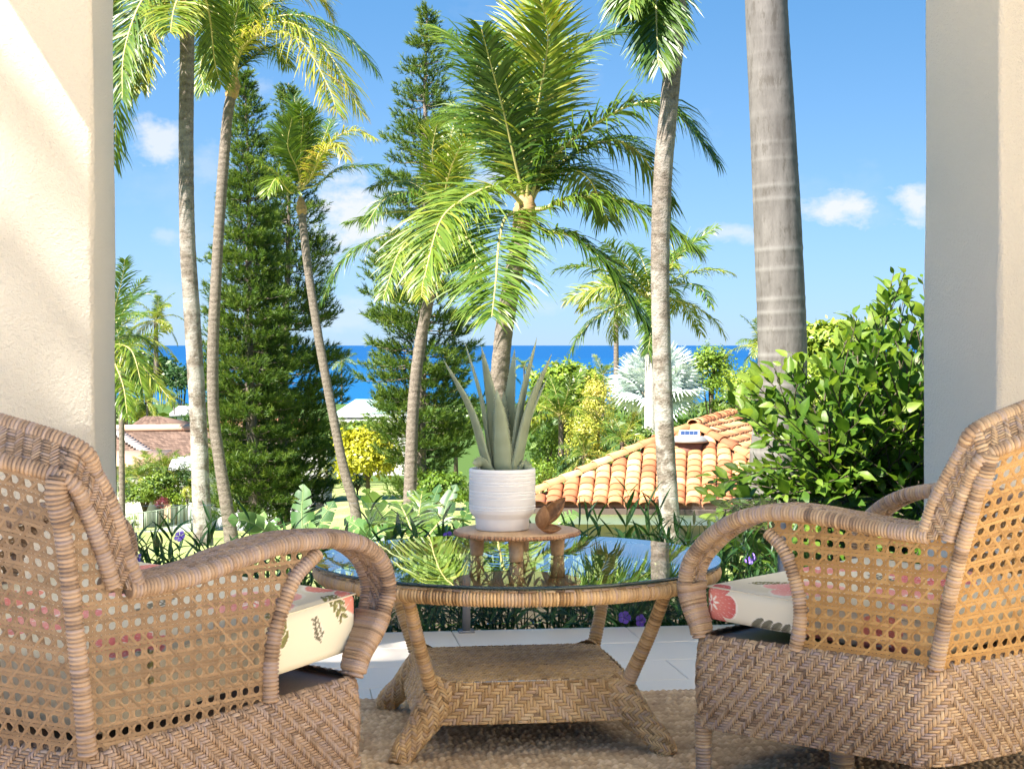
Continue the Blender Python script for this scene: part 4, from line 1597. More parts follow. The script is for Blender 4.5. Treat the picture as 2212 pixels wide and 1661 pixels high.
# ------------------------------------------------------------------ palms
def frond_geo(P, n, lmax, wid, droop=0.5, yellow=0.0, sweep=0.62, seed=0, lift=0.25, t0=0.10, out=None, stalk=0.022):
    """pinnate leaf along a 3-D curve: returns MB with leaflets (slot 0) and stalk (slot 1)"""
    r = np.random.default_rng(seed)
    P = catmull(P, 40)
    T = nrm(np.gradient(P, axis=0))
    if out is None:
        out = P[-1] - P[0]
        out[2] = 0
    out = nrm(out + np.array([1e-4, 1e-4, 0]))
    up = np.array([0, 0, 1.0])
    tz = T[:, 2:3]
    N = nrm(up * (1 - np.abs(tz)) - out * tz * 1.0 + up * 0.05)
    N = nrm(N - T * (N * T).sum(1, keepdims=True))
    Sd = nrm(np.cross(T, N))
    m = MB()
    t = np.sort(np.clip(np.linspace(t0, 0.995, n) + r.normal(0, 0.006, n), 0, 0.998))
    for sg in (-1, 1):
        q = t * 39
        i0 = np.clip(q.astype(int), 0, 38)
        fr = (q - i0)[:, None]
        g = lambda Q: Q[i0] * (1 - fr) + Q[i0 + 1] * fr
        p, Ti, Ni, Si = g(P), nrm(g(T)), nrm(g(N)), nrm(g(Sd))
        tt = (t - t0) / (1 - t0)
        ln = lmax * np.interp(tt, [0, .12, .35, .65, .88, 1], [.45, .80, 1.0, .92, .62, .34]) * (1 + r.normal(0, .12, n))
        sw = sweep * (0.75 + 0.75 * tt) + r.normal(0, .13, n)
        d0 = nrm(Si * sg * np.cos(sw)[:, None] + Ti * np.sin(sw)[:, None] + Ni * (lift * (1 - 0.4 * tt) + r.normal(0, .12, n))[:, None])
        K = 5
        pts = [p]
        d = d0
        dr = droop * 1.15 * (0.5 + 1.0 * r.random(n))
        for k in range(1, K):
            d = nrm(d + np.array([0, 0, -1.0]) * (dr * 0.42 * k / (K - 1) * 1.2)[:, None])
            pts.append(pts[-1] + d * (ln / (K - 1))[:, None])
        pts = np.stack(pts, 1)                      # n K 3
        wv = wid * np.array([0.5, 1.0, 0.92, 0.55, 0.06])
        wdir = nrm(np.cross(d0, Ni) + 0.35 * Ni * r.normal(0, 1, (n, 1)))
        V = np.stack([pts - wdir[:, None] * wv[None, :, None] / 2, pts + wdir[:, None] * wv[None, :, None] / 2], 2)
        Fq = grid_faces(K, 2)
        Fc = (Fq[None] + (np.arange(n) * K * 2)[:, None, None]).reshape(-1, 4)
        tn = np.clip(0.44 + yellow + r.normal(0, .11, n)[:, None] + np.array([0.0, 0, 0, .03, .16])[None], 0, 1)
        m.add(V.reshape(-1, 3), Fc, np.repeat(tn.ravel(), 2), 0)
    rad = np.interp(np.linspace(0, 1, 40), [0, .06, .2, 1], [stalk * 2.2, stalk * 1.4, stalk, stalk * 0.22])
    tube(m, P, rad, 5, tone=0.5, mat=1)
    return m


def trunk_geo(P, r0, r1, n=120, flare=1.5, ringamp=0.035, patch_lo=0.0, patch_hi=0.0, sides=18):
    P = catmull(P, n)
    t = np.linspace(0, 1, n)
    rad = r0 + (r1 - r0) * t
    rad = rad * (1 + (flare - 1) * np.exp(-t * 16))
    L = plen(P)
    z = np.linspace(0, L, n)
    th = np.linspace(0, 2 * PI, sides, endpoint=False)
    saw = 1 - ((z / 0.16) % 1.0)
    rr = rad[:, None] * (1 + ringamp * (saw[:, None] - 0.5) + 0.018 * np.sin(z[:, None] * 1.7 + th[None] * 2) + rng.normal(0, 0.012, (n, sides)))
    tv = np.clip(patch_lo + (patch_hi - patch_lo) * t, 0, 1)
    m = MB()
    tube(m, P, rr, sides, tone_v=tv)
    return m


def crown_core(c, T, r, h):
    """fibrous boot under the fronds"""
    P = np.array([c - T * h, c - T * h * 0.5, c, c + T * h * 0.6])
    m = MB()
    Q = catmull(P, 20)
    rad = r * np.interp(np.linspace(0, 1, 20), [0, .3, .6, 1], [1.0, 1.45, 1.25, 0.35])
    rr = rad[:, None] * (1 + rng.normal(0, 0.10, (20, 12)))
    tube(m, Q, rr, 12, tone=0.4)
    return m


def palm(label, d, trunk_px, r0, r1, cpx, fronds, lmax, wid=0.045, nl=62, group='coconut palms in the garden', flare=1.5, patch=(0, 0), bark=None, dbase=None, droop=0.55, ringamp=0.035, core=True):
    """trunk_px from the ground up; fronds: list of (pixel polyline, depth offset of tip, yellow)"""
    db = d if dbase is None else dbase
    k = len(trunk_px)
    P = np.array([W(x, y, db + (d - db) * i / max(1, k - 1)) for i, (x, y) in enumerate(trunk_px)])
    gz = float(ground_z(np.array([P[0, 0]]), np.array([P[0, 1]]))[0])
    if P[0, 2] > gz:
        dirv = P[0] - P[1]
        step = (P[0, 2] - gz + 0.3) / max(0.2, -nrm(dirv)[2])
        P = np.vstack([P[0] + nrm(dirv) * step * np.array([0.35, 0.35, 1.0]), P])
    t = thing('palm_tree', label, 'palm tree', P[0], group)
    put('trunk', trunk_geo(P, r0, r1, n=int(max(60, plen(P) / 0.07)), flare=flare, ringamp=ringamp, patch_lo=patch[0], patch_hi=patch[1]), bark or M_bark, t)
    c = W(cpx[0], cpx[1], d)
    Tt = nrm(P[-1] - P[-2])
    if core:
        put('crown_boot', crown_core(P[-1], Tt, r1 * 0.95, 0.34), M_husk, t)
    for i, fr in enumerate(fronds):
        pts, dz, ye = fr[0], fr[1], fr[2]
        pp = [(cpx[0], cpx[1])] + list(pts)
        Q = np.array([W(x, y, d + dz * (j / (len(pp) - 1)) ** 1.2) for j, (x, y) in enumerate(pp)])
        dd = fr[3] if len(fr) > 3 else droop
        Ls = plen(catmull(Q, 20))
        fore = np.clip(Ls / 4.2, 0.45, 1.0)
        m = frond_geo(Q, int(nl * 1.75), lmax * fore ** 0.5, wid * 0.56, dd, ye, seed=int(cpx[0] * 7 + i))
        put('frond', m, [M_frond, M_rachis], t)
    return t


def C5(l):
    return [(684.7 + .4339 * a, .4339 * b) for a, b in l]


def C4(l):
    return [(216.2 + .4339 * a, .4339 * b) for a, b in l]


# centre palm with the big feathery crown
palm('large coconut palm with the widest feathery crown behind the aloe', 21.0,
     [(1072, 1080), (1073, 930), (1078, 830), (1088, 720), (1104, 620), (1128, 500), (1136, 440)], 0.128, 0.110, (1138, 452),
     [(C5([(1030, 700), (1030, 380), (1085, 60), (1190, -60)]), 0.8, .22, .3), (C5([(990, 820), (930, 560), (868, 330), (820, 150)]), -1.0, -.16, .55),
      (C5([(960, 850), (850, 480), (760, 260), (620, 150)]), 1.2, .0, .6), (C5([(1080, 760), (1170, 440), (1330, 230), (1560, 140)]), 1.0, -.12, .5),
      (C5([(1060, 780), (1120, 420), (1150, 180), (1120, 20)]), -1.2, .2, .3), (C5([(1130, 830), (1340, 650), (1580, 520), (1760, 540), (1985, 790)]), -.8, -.06, .8),
      (C5([(1130, 900), (1290, 760), (1470, 700), (1620, 780), (1760, 1030)]), .8, -.10, .8), (C5([(1130, 1040), (1250, 990), (1450, 990), (1650, 1060), (1890, 1240)]), -.5, .0, .85),
      (C5([(1130, 1150), (1240, 1165), (1380, 1260), (1500, 1400), (1640, 1620)]), -.4, -.18, .6), (C5([(1000, 1060), (935, 1090), (905, 1220), (890, 1400), (870, 1580)]), -3.2, .02, .4),
      (C5([(960, 960), (860, 935), (720, 1000), (610, 1110), (530, 1400)]), -2.2, .10, .5), 
      (C5([(970, 860), (870, 640), (770, 560), (660, 600)]), 2.2, -.08, .6),
      (C5([(1120, 900), (1250, 840), (1360, 900), (1450, 1100)]), 2.0, -.18, .8)],
     0.95, 0.052, 80, flare=1.2, ringamp=0.05)
palm('leaning coconut palm whose low crown hangs left of the largest palm', 34.0,
     [(886, 1068), (889, 960), (895, 850), (908, 740), (928, 640), (946, 570), (960, 500)], 0.135, 0.105, (963, 486),
     [(C5([(642, 900), (660, 720), (700, 540)]), 1.0, .08, .3), (C5([(620, 960), (575, 780), (600, 600)]), -1.0, .15, .3), (C5([(560, 980), (430, 900), (265, 935)]), 1.2, -.2, .7),
      (C5([(540, 1060), (350, 1060), (150, 1110)]), .8, -.02, .7), (C5([(540, 1130), (300, 1190), (130, 1300), (30, 1490)]), -.8, -.1, .9), (C5([(580, 1150), (430, 1220), (330, 1480)]), -2.2, .1, .7),
      (C5([(700, 1050), (800, 980), (900, 1010)]), 1.5, .05, .6), (C5([(690, 1150), (770, 1220), (800, 1420)]), -1.5, .12, .6), (C5([(660, 950), (760, 700), (860, 520)]), 1.2, .04, .4),
      (C5([(610, 1180), (545, 1260), (520, 1480)]), -2.6, .25, .5), (C5([(640, 950), (690, 780), (780, 640)]), -1.4, .2, .35), (C5([(560, 1010), (460, 960), (330, 1000), (240, 1130)]), -1.4, -.05, .8)],
     0.80, 0.05, 58, flare=1.4)
# two tall palms at the left
palm('tall coconut palm with whitish lower trunk rising beside the sunlit pillar', 27.0,
     [(440, 1178), (434, 1060), (428, 900), (416, 700), (405, 520), (402, 320), (404, 120), (405, 10), (404, -30)], 0.148, 0.112, (404, -34),
     [(C4([(330, -20), (250, 90), (212, 240), (206, 450)]), -1.2, .30, .5), (C4([(260, 30), (150, 190), (90, 460), (70, 820)]), 1.0, -.05, .55), (C4([(300, -120), (120, -60), (20, 120)]), 0.5, -.1, .6),
      (C4([(500, -60), (545, 80), (570, 300), (600, 420)]), 1.0, .1, .4), (C4([(560, -140), (680, -60), (760, 60)]), -.6, .1, .6), (C4([(390, -10), (365, 60), (350, 160)]), -1.8, .2, .5),
      (C4([(430, -200), (440, -330)]), .5, 0, .3), (C4([(300, -60), (200, 20), (120, 260), (110, 500)]), -1.5, .0, .6)],
     0.95, 0.05, 70, flare=1.15, patch=(1.0, 0.0))
palm('second tall coconut palm with a russet crown boot and sunlit drooping fronds', 34.0,
     [(498, 1150), (478, 1020), (462, 900), (460, 760), (466, 620), (474, 480), (484, 340), (492, 250), (502, 195), (505, 178)], 0.125, 0.105, (505, 160),
     [(C4([(650, 150), (640, -70)]), .5, -.05, .3), (C4([(705, 170), (820, -40)]), .8, 0, .4), (C4([(700, 250), (810, 110), (1010, 80), (1220, 180), (1370, 350)]), -.8, -.05, .9),
      (C4([(720, 230), (900, 110), (1110, 230), (1300, 560)]), -1.6, .30, .85), (C4([(740, 300), (860, 235), (940, 330)]), 1.2, .05, .7), (C4([(630, 270), (560, 160), (490, 40)]), .8, -.05, .5),
      (C4([(620, 300), (550, 240), (500, 330), (520, 450)]), -1.2, .12, .6), (C4([(640, 200), (570, 40), (450, -50)]), 1.0, 0, .5), (C4([(700, 190), (880, -10), (1080, -20), (1160, 90)]), .6, .35, .7),
      (C4([(690, 220), (760, 60), (860, 30), (1000, 160)]), 1.4, -.12, .8), (C4([(700, 240), (840, 160), (1000, 210), (1130, 420), (1180, 560)]), -2.4, .35, .7), (C4([(660, 190), (690, 30), (720, -90)]), -.8, .1, .3)],
     0.95, 0.05, 68, flare=1.4)
palm('slender leaning palm with a small crown in front of the pines', 44.0,
     [(766, 1095), (742, 1010), (716, 880), (690, 740), (668, 600), (656, 500), (650, 440)], 0.13, 0.105, (650, 408),
     [(C4([(1000, 700), (965, 480)]), .6, -.08, .3), (C4([(1030, 700), (1065, 550)]), -.6, -.1, .3), (C4([(960, 800), (900, 660), (845, 630)]), .8, -.15, .5), (C4([(950, 920), (860, 850), (755, 785)]), -.6, .05, .6),
      (C4([(1060, 860), (1140, 710), (1270, 650), (1370, 690)]), -1.0, .32, .8), (C4([(1080, 920), (1200, 840), (1400, 825)]), .8, -.1, .6), (C4([(1060, 870), (1110, 700), (1150, 600)]), 1.0, -.12, .4),
      (C4([(985, 850), (935, 730), (955, 590)]), -1.2, .0, .4), (C4([(950, 960), (880, 890), (830, 970)]), -1.4, .12, .7), (C4([(1050, 880), (1110, 760), (1180, 720), (1230, 790)]), -1.6, .4, .8), (C4([(1000, 750), (1010, 600), (1000, 520)]), -1, -.05, .3)],
     0.85, 0.06, 46, flare=1.3)
palm('curving coconut palm that crosses the sky in front of the tiled roof', 19.5,
     [(1450, 1172), (1442, 1050), (1434, 900), (1429, 740), (1426, 560), (1432, 380), (1446, 220), (1458, 90), (1464, -30), (1466, -70)], 0.114, 0.105, (1466, -80),
     [(C5([(1700, -230), (1640, -180), (1570, -10)]), .8, -.08, .6), (C5([(1730, -160), (1690, -10), (1700, 330)]), -1.0, -.12, .45), (C5([(1750, -170), (1720, -70), (1730, 170)]), .6, -.05, .5),
      (C5([(1690, -210), (1600, -120), (1550, 50)]), -1.0, .0, .6), (C5([(1860, -190), (1960, -210)]), .5, 0, .5), (C5([(1650, -250), (1500, -240)]), 0, 0, .5)],
     0.92, 0.05, 70, flare=1.1, patch=(0.95, 0.05))
tr = thing('palm_tree', 'thick smooth grey royal palm trunk with pale rings behind the leafy bush', 'palm tree', W(1668, 1075, 15.5))
Pq = np.array([W(1668, 1120, 15.5), W(1672, 1000, 15.5), W(1690, 800, 15.5), W(1681, 520, 15.5), W(1668, 250, 15.5), W(1655, 0, 15.5), W(1648, -300, 15.5)])
nq = 200
Q = catmull(Pq, nq)
zz = np.linspace(0, plen(Q), nq)
ringz = np.abs((((zz + 0.09 * np.sin(zz * 2.3) + 0.05 * np.sin(zz * 5.7 + 1)) / 0.165) % 1.0) - 0.5) > 0.42
rad = np.interp(np.linspace(0, 1, nq), [0, .15, .45, .75, 1], [0.232, 0.232, 0.222, 0.198, 0.185])
rr = rad[:, None] * (1 + 0.012 * (ringz * np.interp(np.linspace(0, 1, nq), [0, .45, .6, 1], [1, 1, .3, .15]))[:, None] + 0.008 * np.sin(np.linspace(0, 2 * PI, 24, endpoint=False))[None] + rng.normal(0, .004, (nq, 24)))
m = MB()
tube(m, Q, rr, 24, tone_v=ringz * 1.0 * np.interp(np.linspace(0, 1, nq), [0, .45, .6, 1], [1, 1, .25, .1]))
b = NB('royal_bark')
co = b.coord('Object', (9, 9, 2.2))
f_ = b.noise(1.0, 6, 0.7, co)
spots = b.ramp(b.noise(1.0, 5, 0.7, b.coord('Object', (16, 16, 5))), [(0.38, (1, 1, 1)), (0.47, (0, 0, 0))])
c_ = b.ramp(f_, [(0.3, (0.085, 0.076, 0.070)), (0.7, (0.165, 0.15, 0.138))])
c_ = b.mix(b.math('MULTIPLY', spots, 0.6), c_, (0.07, 0.06, 0.05))
c_ = b.mix(b.math('MULTIPLY', b.math('MULTIPLY', b.attr(), b.noise(3.5, 5, .7)), 0.75), c_, (0.27, 0.255, 0.238))
M_roy = b.done(b.pbr(c_, 0.85, 0.2, b.bump(f_, 0.3, 0.02)))
put('trunk', m, M_roy, tr)

# generic palms share leaf meshes
GEN = []
for k, (el0, bend) in enumerate([(1.25, 0.7), (0.95, 1.3), (0.55, 1.6), (0.15, 1.3), (-0.35, 0.9)]):
    n = 12
    s = np.linspace(0, 1, n)
    ang = el0 - bend * s ** 1.2
    st = np.stack([np.cos(ang), 0 * s + 0.0, np.sin(ang)], 1)
    P = np.vstack([[0, 0, 0], np.cumsum(st[:-1] / (n - 1), axis=0)]) * 1.0
    P[:, 1] = 0.06 * s ** 2 * (1 if k % 2 else -1)
    GEN.append([frond_geo(P, 56, 0.25, 0.015, 0.6 + 0.1 * k, y_, seed=50 + k, stalk=0.006).mesh('frond') for y_ in (-.05, .22)])


def gen_palm(label, px, py, d, R, nf=14, base_py=None, lean=0, cat='palm tree', group='small palms among the greenery', r=None, bark=None, yellow=0.35, seed=0, shaft=False, top=1.4, name='palm_tree', levs=5):
    """crown centre at (px, py), leaf length R metres, trunk to base_py or the ground"""
    g = np.random.default_rng(seed + int(px))
    c = W(px, py, d)
    if base_py is None:
        b_ = np.array([c[0] + lean * 0.4, d, float(ground_z(np.array([c[0]]), np.array([d]))[0]) - 0.2])
    else:
        b_ = W(px + lean, base_py, d)
    if b_[2] > c[2] - 0.2:
        b_[2] = c[2] - 0.2
    t = thing(name, label, cat, b_, group)
    r = r or max(0.05, R * 0.045)
    P = np.array([b_, b_ * 0.6 + c * 0.4 + np.array([lean * 0.002, 0, 0]), c])
    put('trunk', trunk_geo(P, r * 1.15, r, n=50, flare=1.2, sides=10), bark or M_bark, t)
    if shaft:
        m = MB()
        tube(m, np.array([c - EZ * 0.1, c + EZ * 0.25, c + EZ * 0.7, c + EZ * 1.15]), [r * 1.25, r * 1.2, r * 0.95, r * 0.4], 12, tone=0.55)
        put('crown_shaft', m, M_lime, t)
        c = c + EZ * 1.0
    for i in range(nf):
        q = (i + 0.5) / nf
        lev = min(4, int(q * levs))
        a = i * 2.39996 + g.normal(0, .2)
        sc = R * (0.85 + 0.3 * g.random()) * (0.9 if lev == 0 else 1)
        M = Matrix.Translation(Vector(c + EZ * 0.05 * (5 - lev) * r)) @ Matrix.Rotation(a, 4, 'Z') @ Matrix.Rotation(g.normal(0, .10), 4, 'Y') @ Matrix.Rotation(g.normal(0, .25), 4, 'X') @ Matrix.Scale(sc, 4)
        inst('frond', GEN[lev][1 if g.random() < yellow else 0], [M_frond, M_rachis], t, M)
    return t


gen_palm('white-trunked palm with a green crown shaft in front of the silver fan palm', 1405, 752, 36.0, 2.2, 18, base_py=955, r=0.115, bark=M_pale_bark, yellow=.45, shaft=True, seed=2, levs=4)
gen_palm('thin palm left of the white-trunked palm, its crown against the sky', 1331, 668, 62.0, 1.9, 14, base_py=860, yellow=.4, seed=4)
gen_palm('coconut palm beside the pillar standing against the sea', 337, 694, 95.0, 2.1, 15, base_py=830, yellow=.55, seed=3, r=0.13)
gen_palm('palm just showing past the sunlit pillar with long hanging fronds', 243, 730, 42.0, 1.75, 14, yellow=.35, seed=6)
gen_palm('palm low beside the pillar with a long yellow drooping frond', 262, 782, 40.0, 1.5, 9, yellow=.6, seed=9)
gen_palm('tiny distant palm between the pines and the roof by the sea', 738, 782, 150.0, 1.6, 12, base_py=868, yellow=.5, seed=1)
gen_palm('windblown distant palm standing right of the aloe against the sea', 1132, 792, 170.0, 1.6, 12, base_py=865, yellow=.6, seed=5)
gen_palm('distant palm close behind the aloe against the sea', 1097, 812, 150.0, 1.5, 12, base_py=880, yellow=.4, seed=7)
gen_palm('shadowed palm left of the silver fan palm over the sea', 1302, 812, 85.0, 1.5, 11, base_py=900, yellow=.3, seed=8)
gen_palm('yellowish palm right of the tiled roof behind the bush', 1645, 752, 60.0, 1.5, 13, base_py=850, yellow=.8, seed=11)
gen_palm('bushy green palm behind the white pot, left of the golden croton', 1212, 900, 33.0, 1.15, 20, base_py=985, yellow=.5, seed=12, r=.05)
gen_palm('low palm fanning out under the white-trunked palm', 1345, 955, 31.0, 0.72, 13, base_py=1000, yellow=.3, seed=13, r=.05)
gen_palm('feathery palm above the left end of the tiled roof', 1262, 985, 30.0, 0.62, 13, base_py=1040, yellow=.45, seed=14, r=.04)
gen_palm('yellow areca palm at the foot of the brown shingle roof', 300, 1032, 74.0, 1.3, 15, base_py=1075, yellow=.8, seed=15)
gen_palm('green areca palm between the pillar and the pale palm trunk', 352, 1012, 73.0, 1.2, 14, base_py=1075, yellow=.4, seed=16)
gen_palm('small palm by the grey roof behind the shingled house', 376, 862, 120.0, 1.1, 11, base_py=895, yellow=.5, seed=17)
gen_palm('palm hidden low between the two tall left palm trunks', 470, 1010, 72.0, 1.3, 13, base_py=1090, yellow=.6, seed=18)
gen_palm('small golden palm behind the white garden wall', 706, 1018, 76.0, 0.9, 12, base_py=1050, yellow=.9, seed=19)
gen_palm('palm in front of the teal-roofed house', 856, 905, 95.0, 1.3, 14, base_py=960, yellow=.3, seed=20)
gen_palm('palm crown left behind the shingled house near the pillar', 283, 855, 115.0, 1.7, 13, base_py=905, yellow=.5, seed=21)
gen_palm('palm behind the small shingled roof', 318, 868, 112.0, 1.6, 13, base_py=905, yellow=.6, seed=22)
gen_palm('feather palm beside the golden round tree', 742, 935, 92.0, 1.3, 13, base_py=975, yellow=.4, seed=23)

# frond mass of the near palm behind the pillar (its trunk is hidden by the pillar)
palm('palm behind the sunlit pillar reaching one blue-green frond into the sky', 38.0, [(215, 1050), (214, 900), (214, 800)], 0.13, 0.11, (216, 760),
     [([(250, 700), (290, 645), (330, 630)], .8, -.15, .5), ([(240, 690), (262, 610), (270, 560)], -.8, -.05, .4), ([(262, 768), (305, 790), (372, 868)], -1.2, .25, .85), ([(250, 735), (300, 728), (345, 760)], .5, -.05, .8),
      ([(245, 745), (285, 760), (310, 850)], -1.5, .1, .8), ([(235, 760), (265, 830), (275, 900)], -1.5, .05, .7)], 0.75, 0.055, 42, group='small palms among the greenery', core=False)

# ------------------------------------------------------------------ silver fan palm
def fan_mesh(seed, n=34):
    r = np.random.default_rng(seed)
    m = MB()
    a = np.linspace(-2.15, 2.15, n)
    for i, x in enumerate(a):
        ln = 1.0 * (0.78 + 0.22 * math.cos(x * 0.7)) * (1 + r.normal(0, .04))
        dirv = np.array([math.cos(x), math.sin(x), 0.16 * math.cos(2.2 * x)])
        wv = np.array([-math.sin(x), math.cos(x), 0])
        fold = 0.05 * (1 if i % 2 else -1)
        s = np.array([0.02, 0.45, 0.75, 1.0]) * ln
        ww = np.array([0.006, 0.055, 0.034, 0.003])
        dz = np.array([0.0, 0.02, -0.02, -0.10 - 0.12 * r.random()])
        P = s[:, None] * dirv + dz[:, None] * EZ
        V = np.stack([P - wv * ww[:, None] + EZ * fold * 0.3 * np.array([0, 1, .5, 0])[:, None], P + wv * ww[:, None] - EZ * fold * 0.3 * np.array([0, 1, .5, 0])[:, None]], 1).reshape(-1, 3)
        m.add(V, grid_faces(4, 2), np.clip(0.5 + r.normal(0, .15), 0, 1))
    tube(m, np.array([[-0.9, 0, -0.12], [-0.4, 0, -0.03], [0.05, 0, 0.0]]), [.022, .018, .012], 5, tone=.45)
    return m.mesh('fan_leaf')


FAN = [fan_mesh(i) for i in range(3)]
c = W(1420, 845, 44.0)
t = thing('fan_palm', 'round silver-blue fan palm behind the palm trunks', 'palm tree', c + np.array([0, 0, -2.4]))
put('trunk', trunk_geo(np.array([c + np.array([0, 0, -3.0]), c + np.array([0, 0, -1.5]), c]), 0.24, 0.2, 40), M_bark, t)
k = 0
for i in range(46):
    zq = 1 - 1.45 * (i + 0.5) / 46
    a = i * 2.39996
    rq = math.sqrt(max(0, 1 - zq * zq))
    D_ = np.array([rq * math.cos(a), rq * math.sin(a), zq])
    pos = c + D_ * 0.62
    q = Vector(D_).to_track_quat('X', 'Z')
    M = Matrix.Translation(Vector(pos)) @ q.to_matrix().to_4x4() @ Matrix.Rotation(rng.normal(0, .5), 4, 'X') @ Matrix.Rotation(-0.35 + rng.normal(0, .2), 4, 'Y') @ Matrix.Scale(0.78 * (0.85 + .3 * rng.random()), 4)
    inst('fan_leaf', FAN[i % 3], M_silver, t, M)
m = MB()
for i in range(260):
    D_ = nrm(rng.normal(0, 1, 3))
    p = c + D_ * 0.38 * rng.random() - EZ * 0.15
    tube(m, np.array([p, p + nrm(D_ + np.array([0, 0, -.6])) * 0.22]), [.012, .004], 4, tone=rng.random())
put('old_leaf_bases', m, M_husk, t)['kind'] = 'stuff'


# ------------------------------------------------------------------ pines
def pine(label, base, apex, d, half, dens, seed, sparse=0.0, low=0.0, group='tall column pines', foot=(.75, 1.0)):
    r = np.random.default_rng(seed)
    B, A = W(base[0], base[1], d), W(apex[0], apex[1], d)
    gz = float(ground_z(np.array([B[0]]), np.array([d]))[0])
    B[2] = min(B[2], gz)
    Ht = A[2] - B[2]
    t = thing('pine_tree', label, 'pine tree', B, group)
    n = 40
    P = np.array([B + (A - B) * q + np.array([0.05 * math.sin(q * 9 + seed), 0, 0]) for q in np.linspace(0, 1, n)])
    rad = np.interp(np.linspace(0, 1, n), [0, .05, .5, 1], [0.30, 0.24, 0.13, 0.02])
    m = MB()
    tube(m, P, rad[:, None] * (1 + r.normal(0, .07, (n, 12))), 12, tone=.5)
    put('trunk', m, M_pinebark, t)
    m = MB()
    z = low * Ht
    cen, dirs, siz = [], [], []
    bp = []
    while z < Ht - 0.1:
        q = z / Ht
        R = half * np.interp(q, [0, .08, .3, .6, .8, .93, 1.0], [foot[0], foot[1], .98, .72, .46, .24, .04])
        R *= (1 + r.normal(0, .10))
        nb = int(max(4, round(dens * (5.0 + R * 0.9))))
        a0 = r.random() * 6.28
        for k in range(nb):
            if r.random() < sparse * np.interp(q, [0, .5, 1], [.5, 1.2, .8]):
                continue
            a = a0 + k * 2 * PI / nb + r.normal(0, .25)
            Rb = R * (0.72 + 0.42 * r.random())
            dv = np.array([math.cos(a), math.sin(a), 0])
            c0 = np.array([np.interp(q, np.linspace(0, 1, n), P[:, 0]), np.interp(q, np.linspace(0, 1, n), P[:, 1]), B[2] + z + r.normal(0, .13)])
            tilt_ = r.normal(-.02, .10)
            ns = max(3, int(Rb / 0.16))
            s = np.linspace(0.18 if Rb > .5 else 0.05, 1, ns)
            pts = c0 + dv * (s * Rb)[:, None] + EZ * ((-0.16 * s + 0.30 * s ** 2.5) * Rb * 0.55 + tilt_ * s * Rb)[:, None]
            bp.append((c0, pts[-1], pts[ns // 2]))
            for j in range(ns):
                if s[j] < 0.3 and Rb > 0.9:
                    continue
                spread = 0.16 * Rb * (1.15 - abs(s[j] - .6))
                for e in (-1, 0, 1) if s[j] > .35 else (0,):
                    sdv = np.array([-dv[1], dv[0], 0])
                    c_ = pts[j] + sdv * e * spread + r.normal(0, .05, 3)
                    cen.append(c_)
                    dirs.append(nrm(dv * 0.7 + sdv * e * 0.55 + EZ * 0.75 + r.normal(0, .2, 3)))
                    siz.append((0.21 + 0.12 * r.random()) * (0.75 + 0.25 * min(1, Rb)))
        z += 0.30 + 0.10 * r.random()
    cen, dirs, siz = np.array(cen), np.array(dirs), np.array(siz)
    N = len(cen)
    K = 22
    along = r.random((N, K, 1)) ** .8
    rd = nrm(r.normal(0, 1, (N, K, 3)))
    dd = nrm(dirs[:, None] * (0.75 + .5 * along) + rd * 0.85)
    b0 = cen[:, None] + dirs[:, None] * (along * siz[:, None, None] * 1.25)
    ln = siz[:, None, None] * (0.50 + .35 * r.random((N, K, 1)))
    tip = b0 + dd * ln
    sdv = nrm(np.cross(dd, r.normal(0, 1, (N, K, 3)))) * 0.0145
    V = np.stack([b0 - sdv, tip, b0 + sdv], 2).reshape(-1, 3)
    Fc = np.arange(N * K * 3).reshape(-1, 3)
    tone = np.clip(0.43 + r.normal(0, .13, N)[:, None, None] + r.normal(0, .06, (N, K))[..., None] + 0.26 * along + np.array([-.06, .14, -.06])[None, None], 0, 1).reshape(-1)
    m.add(V, Fc, tone)
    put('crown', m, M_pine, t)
    m = MB()
    for (c0, e, mid) in bp:
        tube(m, np.array([c0, mid, e]), [0.022, 0.014, 0.006], 4, caps=False)
    o = put('branches', m, M_pinebark, t)
    o['kind'] = 'stuff'
    return t


pine('dense column pine standing behind the second tall palm', (548, 1112), (530, 160), 62.0, 1.74, 1.5, 1, .02, .05)
pine('broad column pine with a dark bare upper trunk beside the denser pine', (610, 1114), (626, 180), 66.0, 2.25, 1.25, 2, .16, .05)
pine('tallest column pine with a pointed airy top between the palms', (905, 1085), (925, 28), 52.0, 1.78, 1.1, 3, .14, .02, foot=(.40, .62))

# tall palm beyond the left edge of the view: its fronds dapple the sunlit pillar
P0 = W(100, 760, 5.3)
sv = -np.array(SUN)
cc_ = P0 + sv * 24.0 + np.array([0.2, -0.4, -1.2])
base_ = np.array([cc_[0] - 2.2, cc_[1] - 0.4, -0.6])
t = thing('palm_tree', 'tall coconut palm outside the left of the lanai whose fronds dapple the pillar', 'palm tree', base_)
put('trunk', trunk_geo(np.array([base_, base_ * .5 + cc_ * .5 + np.array([-.3, 0, 0]), cc_]), .17, .13, 80), M_bark, t)
for i in range(13):
    lev = min(4, i // 3)
    M = Matrix.Translation(Vector(cc_)) @ Matrix.Rotation(i * 2.39996, 4, 'Z') @ Matrix.Rotation(rng.normal(0, .1), 4, 'Y') @ Matrix.Scale(3.8, 4)
    inst('frond', GEN[lev][i % 2], [M_frond, M_rachis], t, M)

